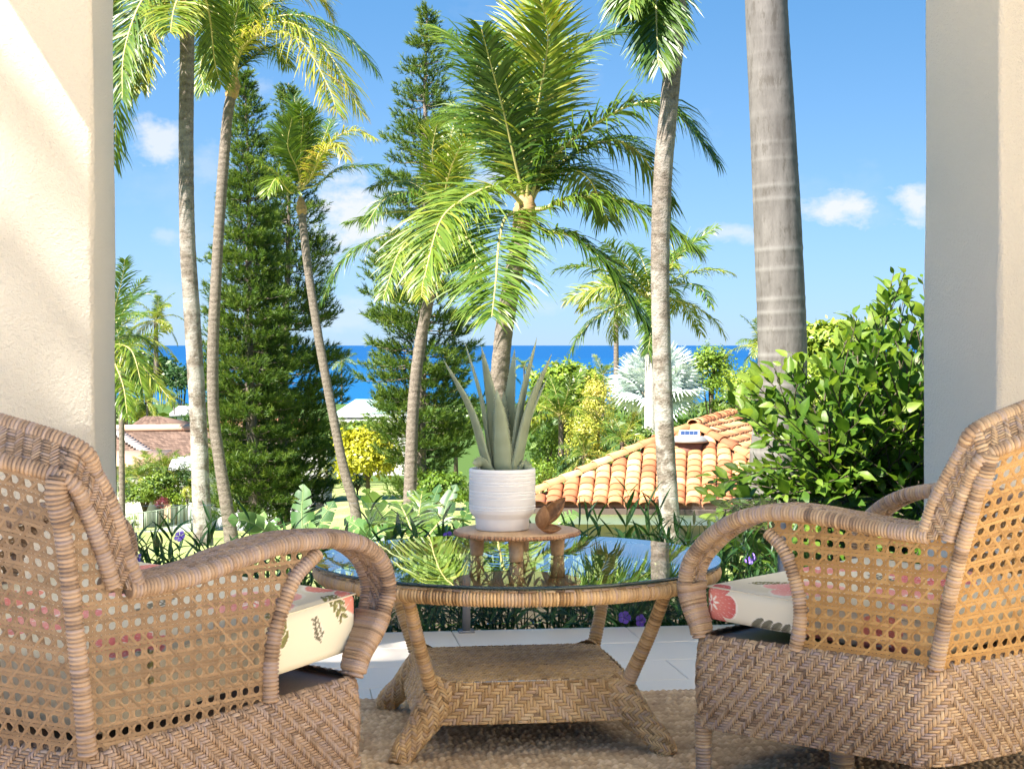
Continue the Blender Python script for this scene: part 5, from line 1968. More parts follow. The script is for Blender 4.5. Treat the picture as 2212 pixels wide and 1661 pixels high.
for args in [('golden cane palm in front of the white annex at the pillar edge', 272, 1040, 76.0, 1.2, 16, .9, 41), ('green cane palm below the peach plaster wall', 322, 1020, 75.0, 1.25, 16, .6, 42),
             ('dense cane palm in front of the small white garden house', 385, 1030, 74.0, 1.2, 16, .4, 43), ('low yellow cane palm beside the pale palm trunk', 412, 1052, 73.0, .9, 12, .9, 44)]:
    gen_palm(args[0], args[1], args[2], args[3], args[4], args[5], base_py=1085, yellow=args[6], seed=args[7])

# ------------------------------------------------------------------ broad-leaved trees and shrubs
def leaf_cloud(C0, rad, nclump, per, size, seed, flat=0.5, shell=0.55, tone=0.5, tv=.15, spread=.22, aspect=.5, lift=0.3):
    r = np.random.default_rng(seed)
    D = nrm(r.normal(0, 1, (nclump, 3)))
    D[:, 2] = np.where(D[:, 2] < -0.55, -D[:, 2], D[:, 2])
    R = (shell + (1 - shell) * r.random(nclump) ** .7)[:, None]
    bumps = 1 + 0.16 * np.sin(D[:, 0:1] * 5 + seed) * np.cos(D[:, 2:3] * 6 + seed * 2)
    cc = D * R * bumps
    p = cc[:, None] + r.normal(0, spread, (nclump, per, 3))
    P = (np.asarray(C0) + p * np.asarray(rad)).reshape(-1, 3)
    N = len(P)
    out = nrm(np.repeat(D, per, 0) + np.array([0, 0, lift]) + r.normal(0, .55, (N, 3)))
    a = nrm(np.cross(out, r.normal(0, 1, (N, 3))))
    bq = np.cross(out, a)
    s = size * (0.6 + .7 * r.random(N))[:, None]
    V = np.stack([P - a * s, P - bq * s * aspect + out * s * .12, P + a * s, P + bq * s * aspect + out * s * .12], 1).reshape(-1, 3)
    tn = np.clip(tone + np.repeat(r.normal(0, tv, nclump), per) + r.normal(0, .09, N), 0, 1)
    return MB().add(V, np.arange(4 * N).reshape(-1, 4), np.repeat(tn, 4))


def shrub(name, label, cat, px, py, d, rx, ry, mat, nclump=110, per=22, size=None, seed=0, tone=.5, group='trees and shrubs down the slope', stem=True, rz=None, **kw):
    c = W(px, py, d)
    Rx, Rz = rx / F * d, ry / F * d
    gz = float(ground_z(np.array([c[0]]), np.array([d]))[0])
    base = np.array([c[0], d, min(gz, c[2] - Rz * .6)])
    t = thing(name, label, cat, base, group)
    size = size or Rx * 0.085
    put('crown', leaf_cloud(c, (Rx, (Rx + Rz) / 2, Rz), nclump, per, size, seed, tone=tone, spread=.15, **kw), mat, t)
    m = MB()
    r = np.random.default_rng(seed + 99)
    tube(m, np.array([base - EZ * .1, (base + c) / 2, c]), [Rx * .10, Rx * .07, Rx * .03], 7)
    for k in range(7):
        e = c + nrm(r.normal(0, 1, 3)) * np.array([Rx, Rx, Rz]) * .7
        tube(m, np.array([base * .5 + c * .5, (c + e) / 2 + r.normal(0, .04, 3) * Rx, e]), [Rx * .045, Rx * .03, Rx * .01], 5)
    put('trunk', m, M_wood, t)
    return t


SH = [
    ('tree', 'dark rounded tree on the shore behind the shingled house', 'tree', 316, 812, 170, 74, 44, M_dark, 150, 26, .5),
    ('tree', 'second dark tree nearer the pale trunk on the shore', 'tree', 392, 822, 165, 38, 30, M_dark, 90, 24, .55),
    ('tree', 'dark tree showing between the two tall left trunks', 'tree', 462, 840, 150, 34, 42, M_dark, 90, 24, .6),
    ('tree', 'low dark tree under the grey roof', 'tree', 428, 905, 130, 30, 26, M_tree, 70, 22, .4),
    ('shrub', 'light green shrubs on the left edge beyond the pillar', 'shrub', 272, 888, 118, 40, 34, M_lime, 90, 22, .5),
    ('shrub', 'orange-tinged shrub behind the shingled roofs', 'shrub', 308, 900, 116, 26, 14, M_yellow, 60, 18, .4),
    ('tree', 'bright round-topped tree between the aloe and the silver palm', 'tree', 1226, 846, 60, 72, 52, M_lime, 330, 26, .62),
    ('tree', 'green tree right of the silver fan palm', 'tree', 1536, 812, 70, 50, 60, M_lime, 150, 24, .5),
    ('shrub', 'pale yellow shrubs right of the green tree', 'shrub', 1612, 838, 62, 48, 40, M_lime, 110, 22, .85),
    ('shrub', 'olive shrub above the far end of the tiled roof', 'shrub', 1590, 872, 44, 48, 26, M_tree, 90, 22, .7),
    ('shrub', 'golden rounded tree clipped like a ball on the lawn', 'tree', 795, 988, 59, 60, 56, M_yellow, 300, 28, .6),
    ('shrub', 'golden croton with cream leaves left of the silver palm', 'shrub', 1292, 885, 34, 36, 66, M_croton, 110, 20, .6),
    ('shrub', 'yellow-green croton below the bushy palm', 'shrub', 1262, 955, 31, 42, 50, M_croton, 90, 20, .35),
    ('shrub', 'dense green shrub behind the white pot', 'shrub', 1185, 985, 34, 40, 60, M_lime, 120, 22, .45),
    ('shrub', 'dark green hedge shrub above the tiled roof', 'shrub', 1245, 1010, 30.5, 40, 30, M_dark, 90, 20, .5),
    ('shrub', 'leafy shrub at the foot of the white-trunked palm', 'shrub', 1385, 958, 33, 42, 34, M_tree, 90, 20, .55),
    ('shrub', 'yellow bromeliad-like shrub by the left roof corner', 'shrub', 1226, 1032, 28.5, 14, 14, M_yellow, 40, 14, .6),
    ('shrub', 'mixed shrub left of the roof corner', 'shrub', 1168, 1035, 29, 34, 38, M_lime, 80, 20, .5),
    ('shrub', 'bright yellow-green tree behind the leafy bush', 'tree', 1800, 768, 40, 108, 66, M_lime, 170, 24, .8),
    ('shrub', 'pale fronded shrub behind the royal palm', 'shrub', 1748, 860, 36, 80, 60, M_lime, 120, 22, .75),
    ('shrub', 'dark green shrub left of the pale palm trunk in the garden', 'shrub', 398, 1042, 73, 24, 30, M_dark, 70, 20, .6),
    ('shrub', 'olive flowering bush in front of the white garden house', 'shrub', 345, 1052, 72.5, 40, 34, M_tree, 120, 22, .8),
    ('shrub', 'dark shrub touching the pillar edge', 'shrub', 268, 1062, 71, 18, 22, M_dark, 50, 18, .7),
    ('shrub', 'broad leafy shrub before the annex wall', 'shrub', 312, 1072, 73, 46, 22, M_tree, 110, 22, .9),
    ('shrub', 'yellow-green shrub filling the gap beside the garden house', 'shrub', 380, 1078, 72.5, 34, 18, M_lime, 90, 20, .6),
    ('shrub', 'burgundy-leaved shrub behind the metal railing', 'shrub', 352, 1088, 71, 16, 14, M_red, 50, 16, .5),
    ('shrub', 'small yellow shrub behind the railing near the pale trunk', 'shrub', 405, 1066, 71.5, 12, 16, M_croton, 40, 14, .4),
    ('shrub', 'light green shrub inside the railing at its left end', 'shrub', 284, 1130, 70, 20, 16, M_lime, 50, 16, .8),
    ('tree', 'mid-green tree behind the white garden wall', 'tree', 690, 965, 90, 44, 44, M_tree, 110, 22, .6),
    ('shrub', 'hedge of green shrubs below the teal roof', 'shrub', 792, 932, 100, 60, 20, M_tree, 110, 22, .75),
    ('tree', 'leafy tree closing the gap behind the left pine', 'tree', 500, 985, 84, 40, 44, M_tree, 100, 22, .5),
    ('shrub', 'dark shrub under the golden tree', 'shrub', 772, 1045, 64, 28, 22, M_dark, 60, 18, .6),
    ('shrub', 'yellow shrub at the foot of the slender leaning palm', 'shrub', 690, 1045, 74, 26, 14, M_yellow, 50, 16, .4),
    ('tree', 'green tree beyond the tall airy pine', 'tree', 985, 920, 90, 60, 50, M_tree, 120, 22, .6),
    ('shrub', 'shrubs below the tall airy pine', 'shrub', 962, 1062, 44, 60, 40, M_lime, 110, 20, .4),
]
for i, (nm_, lab, cat, px, py, d, rx, ry, mat, nc, per, tn) in enumerate(SH):
    shrub(nm_, lab, cat, px, py, d, rx, ry, mat, nc, per, seed=200 + i, tone=tn)
# far wooded shore: nobody could count it
m = MB()
for k in range(60):
    d = 190 + 500 * rng.random()
    px = rng.uniform(100, 2100)
    y = 745 + terrain_rel(np.array([px]), np.array([d]))[0]
    if 440 < px < 1300 and y < 880:
        continue
    c = W(px, y - 6, d)
    s = rng.uniform(4, 8)
    q = leaf_cloud(c, (s, s, s * .6), 26, 16, s * .14, 900 + k, tone=.35 + .3 * rng.random())
    m.add(q.V[0], q.Fs[0], q.T[0])
o = put('woodland', m, M_tree)
tag(o, 'far green woodland along the shore before the sea', 'woodland', kind='stuff')

# ------------------------------------------------------------------ buildings
M_white = plain('white_house_paint', (0.66, 0.64, 0.60), 0.8)
M_peach = plain('peach_plaster', (0.50, 0.31, 0.205), 0.85)
M_teal = plain('pale_teal_metal', (0.34, 0.46, 0.44), 0.5)
M_grey = plain('grey_roofing', (0.33, 0.325, 0.33), 0.85)
M_orange = plain('orange_roofing', (0.62, 0.27, 0.12), 0.8, var=.2)
M_pane = NB('window_pane')
M_pane = M_pane.done(M_pane.pbr((0.10, 0.13, 0.15), 0.1, 0.6))
M_olive = plain('olive_wall_paint', (0.36, 0.32, 0.22), 0.85)
M_gutter = plain('brown_gutter', (0.10, 0.07, 0.06), 0.5)
M_fascia = plain('white_fascia', (0.80, 0.82, 0.84), 0.6)

b = NB('brown_shingle')
M_shingle = b.done(b.pbr(b.ramp(b.math('ADD', b.math('MULTIPLY', b.attr(), 0.8), b.math('MULTIPLY', b.noise(3, 4), 0.2)), [(0, (0.075, 0.05, 0.04)), (.5, (0.12, 0.08, 0.062)), (1, (0.18, 0.12, 0.092))]), 0.9, .1))


def poly_slab(P, th):
    """thick plate from a planar polygon (top given)"""
    P = np.asarray(P, float)
    n_ = nrm(np.cross(P[1] - P[0], P[2] - P[0]))
    if n_[2] < 0:
        P = P[::-1]
        n_ = -n_
    n = len(P)
    m = MB()
    V = np.vstack([P, P - n_ * th])
    m.add(V, [np.arange(n)[None], (np.arange(n)[::-1] + n)[None], np.array([[i + n, (i + 1) % n + n, (i + 1) % n, i] for i in range(n)])])
    return m


def shingle_field(m, P00, P10, P01, P11, rows, cols, th=0.05):
    """courses of single shingles on a bilinear quad, eave first"""
    P00, P10, P01, P11 = map(np.asarray, (P00, P10, P01, P11))
    n_ = nrm(np.cross(P10 - P00, P01 - P00))
    if n_[2] < 0:
        n_ = -n_
    for j in range(rows):
        t0, t1 = j / rows, min(1, (j + 1.15) / rows)
        x = np.linspace(0, 1, cols + 1) + ((j % 2) * .5 + rng.normal(0, .1, cols + 1)) / cols
        x = np.clip(x, 0, 1)
        for i in range(cols):
            a, c_ = x[i] + .0004, x[i + 1] - .0004
            if c_ - a < .002:
                continue
            pt = lambda u, v: (P00 * (1 - u) + P10 * u) * (1 - v) + (P01 * (1 - u) + P11 * u) * v
            A, B_, C_, D_ = pt(a, t0) + n_ * th, pt(c_, t0) + n_ * th, pt(c_, t1) + n_ * .005, pt(a, t1) + n_ * .005
            m.add([A, B_, C_, D_, pt(a, t0), pt(c_, t0)], np.array([[0, 1, 2, 3], [4, 5, 1, 0]]), rng.random())


def house_box(name, parent, x0, x1, y0, y1, z0, z1, mat):
    m = MB()
    box(m, (x0, y0, z0), (x1, y1, z1))
    return put(name, m.mesh(name, smooth=False), mat, parent)


# shingled house at the left
d = 92.0
hs_ = thing('house', 'low house with brown shingle roof and peach ridge behind the left palms', 'house', W(340, 1010, d) * np.array([1, 1, 0]) + np.array([0, 0, -9.0]))
e0, e1 = W(120, 991, d), W(640, 981, d - 1)
r0_, r1_ = W(222, 932, d + 5), W(640, 930, d + 4)
m = MB()
k0, k1 = W(338, 986, d - .4), W(257, 932, d + 5)
shingle_field(m, k0, e1, k1, r1_, 13, 46, .05)
put('roof', m, M_shingle, hs_)['kind'] = 'stuff'
m = poly_slab([k0, e1, r1_, k1], .2)
put('roof_deck', m, M_shingle, hs_)
m = MB()
shingle_field(m, W(150, 1000, d + 1), W(332, 987, d - .4), W(210, 905, d + 8), k1 + np.array([-.1, 0, 0]), 13, 20, .05)
put('roof', m, M_shingle, hs_)['kind'] = 'stuff'
put('roof_deck', poly_slab([W(150, 1000, d + 1), W(332, 987, d - .4), k1, W(210, 905, d + 8)], .2), M_shingle, hs_)
m = MB()
for t in np.linspace(0, 1, 15):
    c = k1 * (1 - t) + k0 * t + np.array([-.25, -.15, .12])
    box(m, c - np.array([.32, .3, .06]), c + np.array([.32, .3, .06]), tone=rng.random() * .4 + .4)
put('hip_cap', m, plain('grey_hip_tiles', (0.30, 0.26, 0.25), .9), hs_)
rm = MB()
tube(rm, np.array([W(225, 926, d + 5), W(640, 922, d + 4)]), .22, 8)
put('ridge', rm, M_peach, hs_)
a_, b_ = W(110, 1007, d + 2.0), W(640, 983, d + 2.0)
m = MB()
box(m, (a_[0], d + .6, -9.6), (b_[0], d + 4, e1[2] - .05))
put('wall', m.mesh('wall', smooth=False), M_peach, hs_)
hs2 = thing('house', 'small shingled pyramid roof behind the peach ridge', 'house', W(325, 930, 104) * np.array([1, 1, 0]) + np.array([0, 0, -9]))
c0, c1, t0_, t1_ = W(278, 922, 101), W(378, 922, 101), W(312, 899, 103), W(346, 899, 103)
m = MB()
shingle_field(m, c0, c1, t0_, t1_, 6, 16, .05)
put('roof', m, M_shingle, hs2)['kind'] = 'stuff'
put('roof_deck', poly_slab([c0, c1, t1_, t0_], .15), M_shingle, hs2)
m = poly_slab([c1, c1 + np.array([.3, 5, 0]), t1_], .1)
put('roof_side', m, M_shingle, hs2)
box_ = MB()
box(box_, (c0[0] + .3, 101.3, -9), (c1[0] - .3, 105, c0[2] - .05))
put('wall', box_.mesh('wall', smooth=False), M_peach, hs2)
# white garden house in front of it
d = 82.0
gh = thing('garden_house', 'small white house with a pale gable roof below the shingled eave', 'house', W(395, 1060, d))
A0, A1 = W(362, 1015, d), W(440, 1014, d)
R0_, R1_ = W(374, 986, d + 2.2), W(440, 985, d + 2.2)
put('roof', poly_slab([A0, A1, R1_, R0_], .08), plain('white_roofing', (.58, .60, .62), .7), gh)
put('roof', poly_slab([R0_, R1_, A1 + np.array([0, 4.4, 0]), A0 + np.array([0, 4.4, 0])], .08), M_white, gh)
m = MB()
V = np.array([A0 + np.array([.12, 0.1, -.02]), A0 + np.array([.12, 4.3, -.02]), R0_ + np.array([.0, 0, -.1]), A0 + np.array([.12, 0.1, -3]), A0 + np.array([.12, 4.3, -3])])
m.add(V, [np.array([[0, 1, 2]]), np.array([[0, 3, 4, 1]])])
put('gable', m.mesh('gable', smooth=False), plain('grey_gable', (.42, .42, .46), .8), gh)
house_box('wall', gh, A0[0] + .2, A1[0] - .1, d + .15, d + 4.2, -9.0, A0[2] - .06, M_white)
gh2 = thing('garden_house', 'white-walled annex partly hidden at the pillar edge', 'house', W(275, 1060, 80))
A0, A1 = W(120, 1012, 80), W(316, 1008, 80)
house_box('wall', gh2, A0[0], A1[0], 80, 84, -9.0, A0[2], plain('annex_plaster', (.46, .44, .40), .85))
put('roof', poly_slab([A0 + np.array([-.2, -.3, .05]), A1 + np.array([.2, -.3, .05]), A1 + np.array([.2, 5, .5]), A0 + np.array([-.2, 5, .5])], .1), M_peach, gh2)
# grey roofed house
d = 140.0
h3 = thing('house', 'distant house with a flat grey roof between the palms', 'house', W(400, 905, d))
put('roof', poly_slab([W(366, 893, d), W(446, 891, d), W(446, 876, d + 8), W(386, 876, d + 8)], .3), M_grey, h3)
A0, A1 = W(380, 895, d), W(446, 895, d)
house_box('wall', h3, A0[0], A1[0], d + .4, d + 7, -14, A0[2], M_white)
for k in range(3):
    wq = W(398 + 15 * k, 900, d)
    f_ = house_box('window', h3, wq[0] - .28, wq[0] + .28, d + .33, d + .41, wq[2] - .35, wq[2] + .35, M_grey)
    house_box('pane', f_, wq[0] - .22, wq[0] + .22, d + .3, d + .35, wq[2] - .28, wq[2] + .28, M_pane)
# orange roofed house behind the pines
d = 108.0
h4 = thing('house', 'house with an orange roof showing through the pines', 'house', W(560, 950, d))
put('roof', poly_slab([W(440, 934, d), W(720, 934, d), W(690, 903, d + 6), W(470, 903, d + 6)], .25), M_orange, h4)
A0, A1 = W(455, 937, d), W(705, 937, d)
house_box('wall', h4, A0[0], A1[0], d + .5, d + 6, -11, A0[2], M_white)
for k in range(4):
    wq = W(490 + 60 * k, 950, d)
    f_ = house_box('window', h4, wq[0] - .5, wq[0] + .5, d + .42, d + .52, wq[2] - .45, wq[2] + .45, M_grey)
    house_box('pane', f_, wq[0] - .42, wq[0] + .42, d + .38, d + .44, wq[2] - .37, wq[2] + .37, M_pane)
# teal roofed house
d = 122.0
h5 = thing('house', 'white house with a pale teal hip roof in front of the sea', 'house', W(790, 930, d))
A0, A1, T0, T1 = W(724, 891, d), W(880, 891, d), W(768, 862, d + 4), W(840, 862, d + 4)
put('roof', poly_slab([A0, A1, T1, T0], .12), M_teal, h5)
put('roof', poly_slab([A0, T0, A0 + np.array([0, 9, 0])], .1), M_teal, h5)
house_box('fascia', h5, A0[0], A1[0], d + .02, d + .2, A0[2] - .36, A0[2] - .13, M_fascia)
house_box('wall', h5, A0[0] + .5, A1[0] - .5, d + .9, d + 8, -12, A0[2] - .2, plain('warm_white_wall', (.74, .70, .60), .8))
house_box('terrace_wall', h5, A0[0] + .1, A1[0], d + .1, d + .3, -12, W(0, 906, d)[2], M_white)
for k in range(3):
    wq = W(757 + 32 * k, 903, d)
    f_ = house_box('window', h5, wq[0] - .36, wq[0] + .36, d + .8, d + .9, wq[2] - .45, wq[2] + .42, M_white)
    house_box('pane', f_, wq[0] - .30, wq[0] + .30, d + .75, d + .82, wq[2] - .38, wq[2] + .36, M_pane)
for px_ in (738, 800):
    wq = W(px_, 900, d)
    house_box('pillar', h5, wq[0] - .08, wq[0] + .08, d + .32, d + .48, -11, A0[2] - .15, M_white)

# long white garden wall behind the pines
pts = [(405, 1125, 77), (470, 1117, 75), (590, 1112, 71.5), (640, 1106, 70.5), (716, 1090, 69.5)]
tops = [1082, 1080, 1072, 1062, 1052]
gw = thing('garden_wall', 'white rendered garden wall behind the pines', 'wall', W(560, 1114, 72))
m = MB()
V = []
for (px, py, dd), ty in zip(pts, tops):
    a = W(px, py, dd)
    zt_ = W(px, ty, dd)[2]
    for (dy, z) in ((0, a[2] - 1.2), (0, zt_), (.22, zt_), (.22, a[2] - 1.2)):
        V.append([a[0], a[1] + dy, z])
m.add(V, [grid_faces(5, 4, True), np.array([[0, 1, 2, 3], [19, 18, 17, 16]])])
put('wall_face', m.mesh('wall_face', smooth=False), plain('whitewashed_render', (.44, .44, .45), .9, var=.2, scale=1.2), gw)
# retaining kerb with railing
M_rail = plain('green_grey_rail', (0.16, 0.20, 0.14), .5)
rl = thing('railing', 'metal railing on a low concrete kerb at the end of the lawn', 'railing', W(345, 1150, 69))
m = MB()
kp = [(215, 1187, 70), (328, 1172, 69), (332, 1160, 69), (412, 1146, 69)]
V = []
for i, (px, py, dd) in enumerate(kp):
    a = W(px, py, dd)
    zt_ = W(px, (1153, 1148, 1146, 1131)[i], dd)[2]
    for (dy, z) in ((0, a[2] - 1.0), (0, zt_), (.35, zt_), (.35, a[2] - 1.0)):
        V.append([a[0], a[1] + dy, z])
m.add(V, [grid_faces(4, 4, True), np.array([[0, 1, 2, 3], [15, 14, 13, 12]])])
put('kerb', m.mesh('kerb', smooth=False), plain('grey_concrete', (.34, .35, .33), .9, var=.25), rl)
ra = [(215, 1118, 70.2), (330, 1104, 69.2), (412, 1089, 69.2)]
rb = [(215, 1150, 70.2), (330, 1143, 69.2), (412, 1128, 69.2)]
for (p, q, y) in ((ra, .022, 0), (rb, .015, 0)):
    m = MB()
    tube(m, np.array([W(*v) for v in p]), q, 6)
    put('rail', m, M_rail, rl)
for i in range(9):
    t = i / 8
    px = 215 + (412 - 215) * t
    dd = np.interp(px, [215, 330, 412], [70.2, 69.2, 69.2])
    m = MB()
    tube(m, np.array([W(px, np.interp(px, [215, 330, 412], [1155, 1148, 1133]), dd), W(px, np.interp(px, [215, 330, 412], [1117, 1103, 1088]), dd)]), .03, 6)
    put('post', m, M_rail, rl)
m = MB()
for i in range(64):
    px = 215 + (412 - 215) * (i + .5) / 64
    dd = np.interp(px, [215, 330, 412], [70.2, 69.2, 69.2])
    tube(m, np.array([W(px, np.interp(px, [215, 330, 412], [1150, 1143, 1128]), dd), W(px, np.interp(px, [215, 330, 412], [1118, 1104, 1089]), dd)]), .008, 4)
put('balusters', m, M_rail, rl)['kind'] = 'stuff'

# ------------------------------------------------------------------ house with terracotta roof
b = NB('terracotta_tile')
oi = b.n('ShaderNodeObjectInfo')
f_ = b.math('ADD', b.math('MULTIPLY', oi.outputs['Random'], .75), b.math('MULTIPLY', b.noise(7, 5, .65), .3))
dirt_ = b.ramp(b.noise(2.2, 7, .7), [(.50, (1, 1, 1)), (.72, (.50, .44, .40))])
M_terra = b.done(b.pbr(b.mix(1.0, dirt_, b.ramp(f_, [(.08, (.21, .075, .036)), (.35, (.35, .14, .062)), (.6, (.44, .20, .09)), (.82, (.49, .265, .13)), (1.0, (.53, .36, .215))]), 'MULTIPLY'), .75, .25, b.bump(b.noise(30, 4), .15, .01)))
rh = thing('tiled_house', 'house with a terracotta barrel-tile hip roof below the terrace', 'house', W(1400, 1150, 28))
E1, E2 = W(1112, 1090, 26.4), W(1800, 1096, 25.8)
AP = W(1497, 926, 28.6)
RG = W(1586, 898, 32.6)          # far end of the ridge
EB = E2 + (RG - AP) * 1.0 + np.array([0.35, 0.6, 0.0])
EB[2] = E2[2]
EL = E1 + (RG - AP)
EL[2] = E1[2]
rf = put('roof', poly_slab([E1, E2, AP], .06), plain('roof_underlay', (.36, .16, .09), .9), rh)
put('roof', poly_slab([E2, EB, RG, AP], .06), bpy.data.materials['roof_underlay'], rh)
put('roof', poly_slab([E1, AP, RG, EL], .06), bpy.data.materials['roof_underlay'], rh)
# one barrel tile: arched, thick at the front lip
TWD, TLN = 0.245, 0.30
mt = MB()
na = 9
V = []
for (y, rs, z) in ((0.0, 1.0, 0.028), (TLN * .5, .97, .014), (TLN, .93, .0)):
    for k in range(na):
        a = PI * k / (na - 1)
        V.append([-(TWD / 2) * rs * math.cos(a) * .98, y, z + .072 * rs * math.sin(a) ** .85])
for k in range(na):
    a = PI * k / (na - 1)
    V.append([-(TWD / 2) * .86 * math.cos(a) * .98, 0.0, .028 + .056 * math.sin(a) ** .85])
V.append([-(TWD / 2), 0, -.01])
V.append([(TWD / 2), 0, -.01])
fq = grid_faces(3, na)
lip = np.array([[k + 1, k, 3 * na + k, 3 * na + k + 1] for k in range(na - 1)])
mt.add(V, [fq, lip])
tile_t = mt.mesh('tile')
# pan tile: shallow trough between barrels
mp = MB()
V = []
for (y, z) in ((0.0, .024), (TLN, 0.0)):
    for k in range(5):
        a = PI * k / 4
        V.append([-.07 * math.cos(a), y, z - .004 - .016 * math.sin(a) + .018])
mp.add(V, grid_faces(2, 5))
count = 0


def lay_tiles(O, ex, ey, poly, maxn, top_first=False):
    """O origin at eave, ex along the eave, ey up the slope; poly in (x, y) metres"""
    global count
    nz = nrm(np.cross(ex, ey))
    poly = np.asarray(poly)
    x0, x1 = poly[:, 0].min(), poly[:, 0].max()
    ymax = poly[:, 1].max()
    rows = int(ymax / .215) + 1
    for j in (range(rows)[::-1] if top_first else range(rows)):
        y = j * .215
        for i in range(int((x1 - x0) / TWD) + 1):
            x = x0 + (i + .5) * TWD
            if not in_poly(np.array([x]), np.array([y + .11]), poly)[0]:
                continue
            if count >= maxn:
                return
            p = O + ex * (x + rng.normal(0, .004)) + ey * (y - .06 + rng.normal(0, .006)) + nz * .012
            R3 = Matrix((tuple(ex), tuple(ey), tuple(nz))).transposed().to_4x4()
            M = Matrix.Translation(Vector(p)) @ R3 @ Matrix.Rotation(rng.normal(0, .012), 4, 'Z')
            inst('tile', tile_t, M_terra, rf, M)
            count += 1


ex = nrm(E2 - E1)
nz0 = nrm(np.cross(ex, AP - E1))
ey = np.cross(nz0, ex)
lay_tiles(E1, ex, ey, [(0, -.05), (np.linalg.norm(E2 - E1), -.05), ((AP - E1) @ ex, (AP - E1) @ ey)], 210)
ex2 = nrm(EB - E2)
nz2 = nrm(np.cross(ex2, AP - E2))
ey2 = np.cross(nz2, ex2)
q = lambda P: ((P - E2) @ ex2, (P - E2) @ ey2)
lay_tiles(E2, ex2, ey2, [(0, -.05), (q(EB)[0], -.05), q(RG), q(AP)], 300, True)
# hip and ridge caps
capm = MB()
V = []
for (y, rs) in ((0, 1.0), (.40, .86)):
    for k in range(9):
        a = PI * k / 8
        V.append([-.105 * rs * math.cos(a), y, .09 * rs * math.sin(a) + (.02 if y == 0 else 0)])
for k in range(9):
    a = PI * k / 8
    V.append([-.09 * math.cos(a), 0, .075 * math.sin(a) + .02])
capm.add(V, [grid_faces(2, 9), np.array([[k + 1, k, 18 + k, 18 + k + 1] for k in range(8)])])
cap_me = capm.mesh('cap')
for (a, c_) in ((E1, AP), (E2, AP), (AP, RG)):
    dv = c_ - a
    Lc = np.linalg.norm(dv)
    ey_ = dv / Lc
    ex_ = nrm(np.cross(ey_, EZ))
    nz_ = np.cross(ex_, ey_)
    for k in range(int(Lc / .34)):
        p = a + ey_ * (k * .34) + nz_ * .055 + rng.normal(0, .004, 3)
        R3 = Matrix((tuple(ex_), tuple(ey_), tuple(nz_))).transposed().to_4x4()
        inst('cap', cap_me, M_terra, rf, Matrix.Translation(Vector(p)) @ R3)
# gutter, fascia, walls, windows
axh = [ex, np.cross(EZ, ex), EZ]
LE = np.linalg.norm(E2 - E1)


def hbox(name, lo, hi, mat, parent=rh):
    m = MB()
    box(m, lo, hi, (E1, axh))
    return put(name, m.mesh(name, smooth=False), mat, parent)


hbox('gutter', (0, -.12, -.13), (LE, .0, -.045), M_gutter)
hbox('fascia', (.05, .003, -.30), (LE - .05, .05, -.05), M_fascia)
hbox('soffit', (.05, .053, -.28), (LE - .05, .8, -.25), M_fascia)
hbox('wall', (.55, .45, -3.2), (LE - .5, 5.5, -.252), M_olive)
for k in range(3):
    x = .85 + 1.35 * k
    fr_ = hbox('window', (x, .38, -1.5), (x + 1.1, .447, -.62), M_fascia)
    hbox('pane', (x + .05, .36, -1.45), (x + .53, .379, -.67), M_pane, fr_)
    hbox('pane', (x + .57, .36, -1.45), (x + 1.05, .379, -.67), M_pane, fr_)
# solar vent on the roof
vp = W(1489, 968, 27.9)
tv = thing('roof_vent', 'round grey attic vent with a small solar panel on the tiled roof', 'roof vent', vp)
m = MB()
lathe(m, vp, [(0.0, .10), (.30, .10), (.315, .115), (.31, .14), (.24, .20), (.10, .225), (0, .228)], 28)
put('hood', m, plain('vent_metal', (.24, .245, .24), .5, metal=.2), tv)
m = lathe(MB(), vp, [(.0, -.15), (.24, -.15), (.24, .10), (0, .10)], 24)
put('base', m, plain('vent_base', (.16, .07, .05), .8), tv)
nzs = nrm(nz0 * np.sign(nz0[2]) + EZ * .4)
cf = nrm(np.cross(np.array([0, 0, 1.0]), nzs))
m = MB()
box(m, (-.17, -.13, .0), (.17, .13, .022), (vp + EZ * .235, [ex, np.cross(nzs, ex), nzs]))
sp = put('solar_frame', m.mesh('solar_frame', smooth=False), M_fascia, tv)
m = MB()
for i in range(4):
    for j in range(3):
        box(m, (-.145 + .073 * i, -.105 + .071 * j, .0225), (-.145 + .073 * i + .07, -.105 + .071 * j + .068, .0255), (vp + EZ * .235, [ex, np.cross(nzs, ex), nzs]))
put('solar_cells', m.mesh('solar_cells', smooth=False), plain('solar_cell', (.03, .05, .12), .2), sp)
m = MB()
box(m, (-.42, -.36, .0), (.42, .36, .02), (vp - EZ * .13 + nz0 * np.sign(nz0[2]) * .05, [ex, ey, nz0 * np.sign(nz0[2])]))
put('flashing', m.mesh('flashing', smooth=False), plain('pale_flashing', (.66, .66, .66), .5), tv)
# grey cap at the far ridge end
cp = W(1612, 905, 32.8)
t = thing('chimney_cap', 'grey metal cap on the far ridge of the tiled roof', 'roof cap', cp)
m = MB()
box(m, (-.55, -.3, -.05), (.55, .3, .0), (cp, [ex, np.cross(EZ, ex), EZ]))
box(m, (-.4, -.2, -.5), (.4, .2, -.051), (cp, [ex, np.cross(EZ, ex), EZ]))
put('cap_plate', m.mesh('cap_plate', smooth=False), plain('weathered_metal', (.45, .40, .38), .6), t)

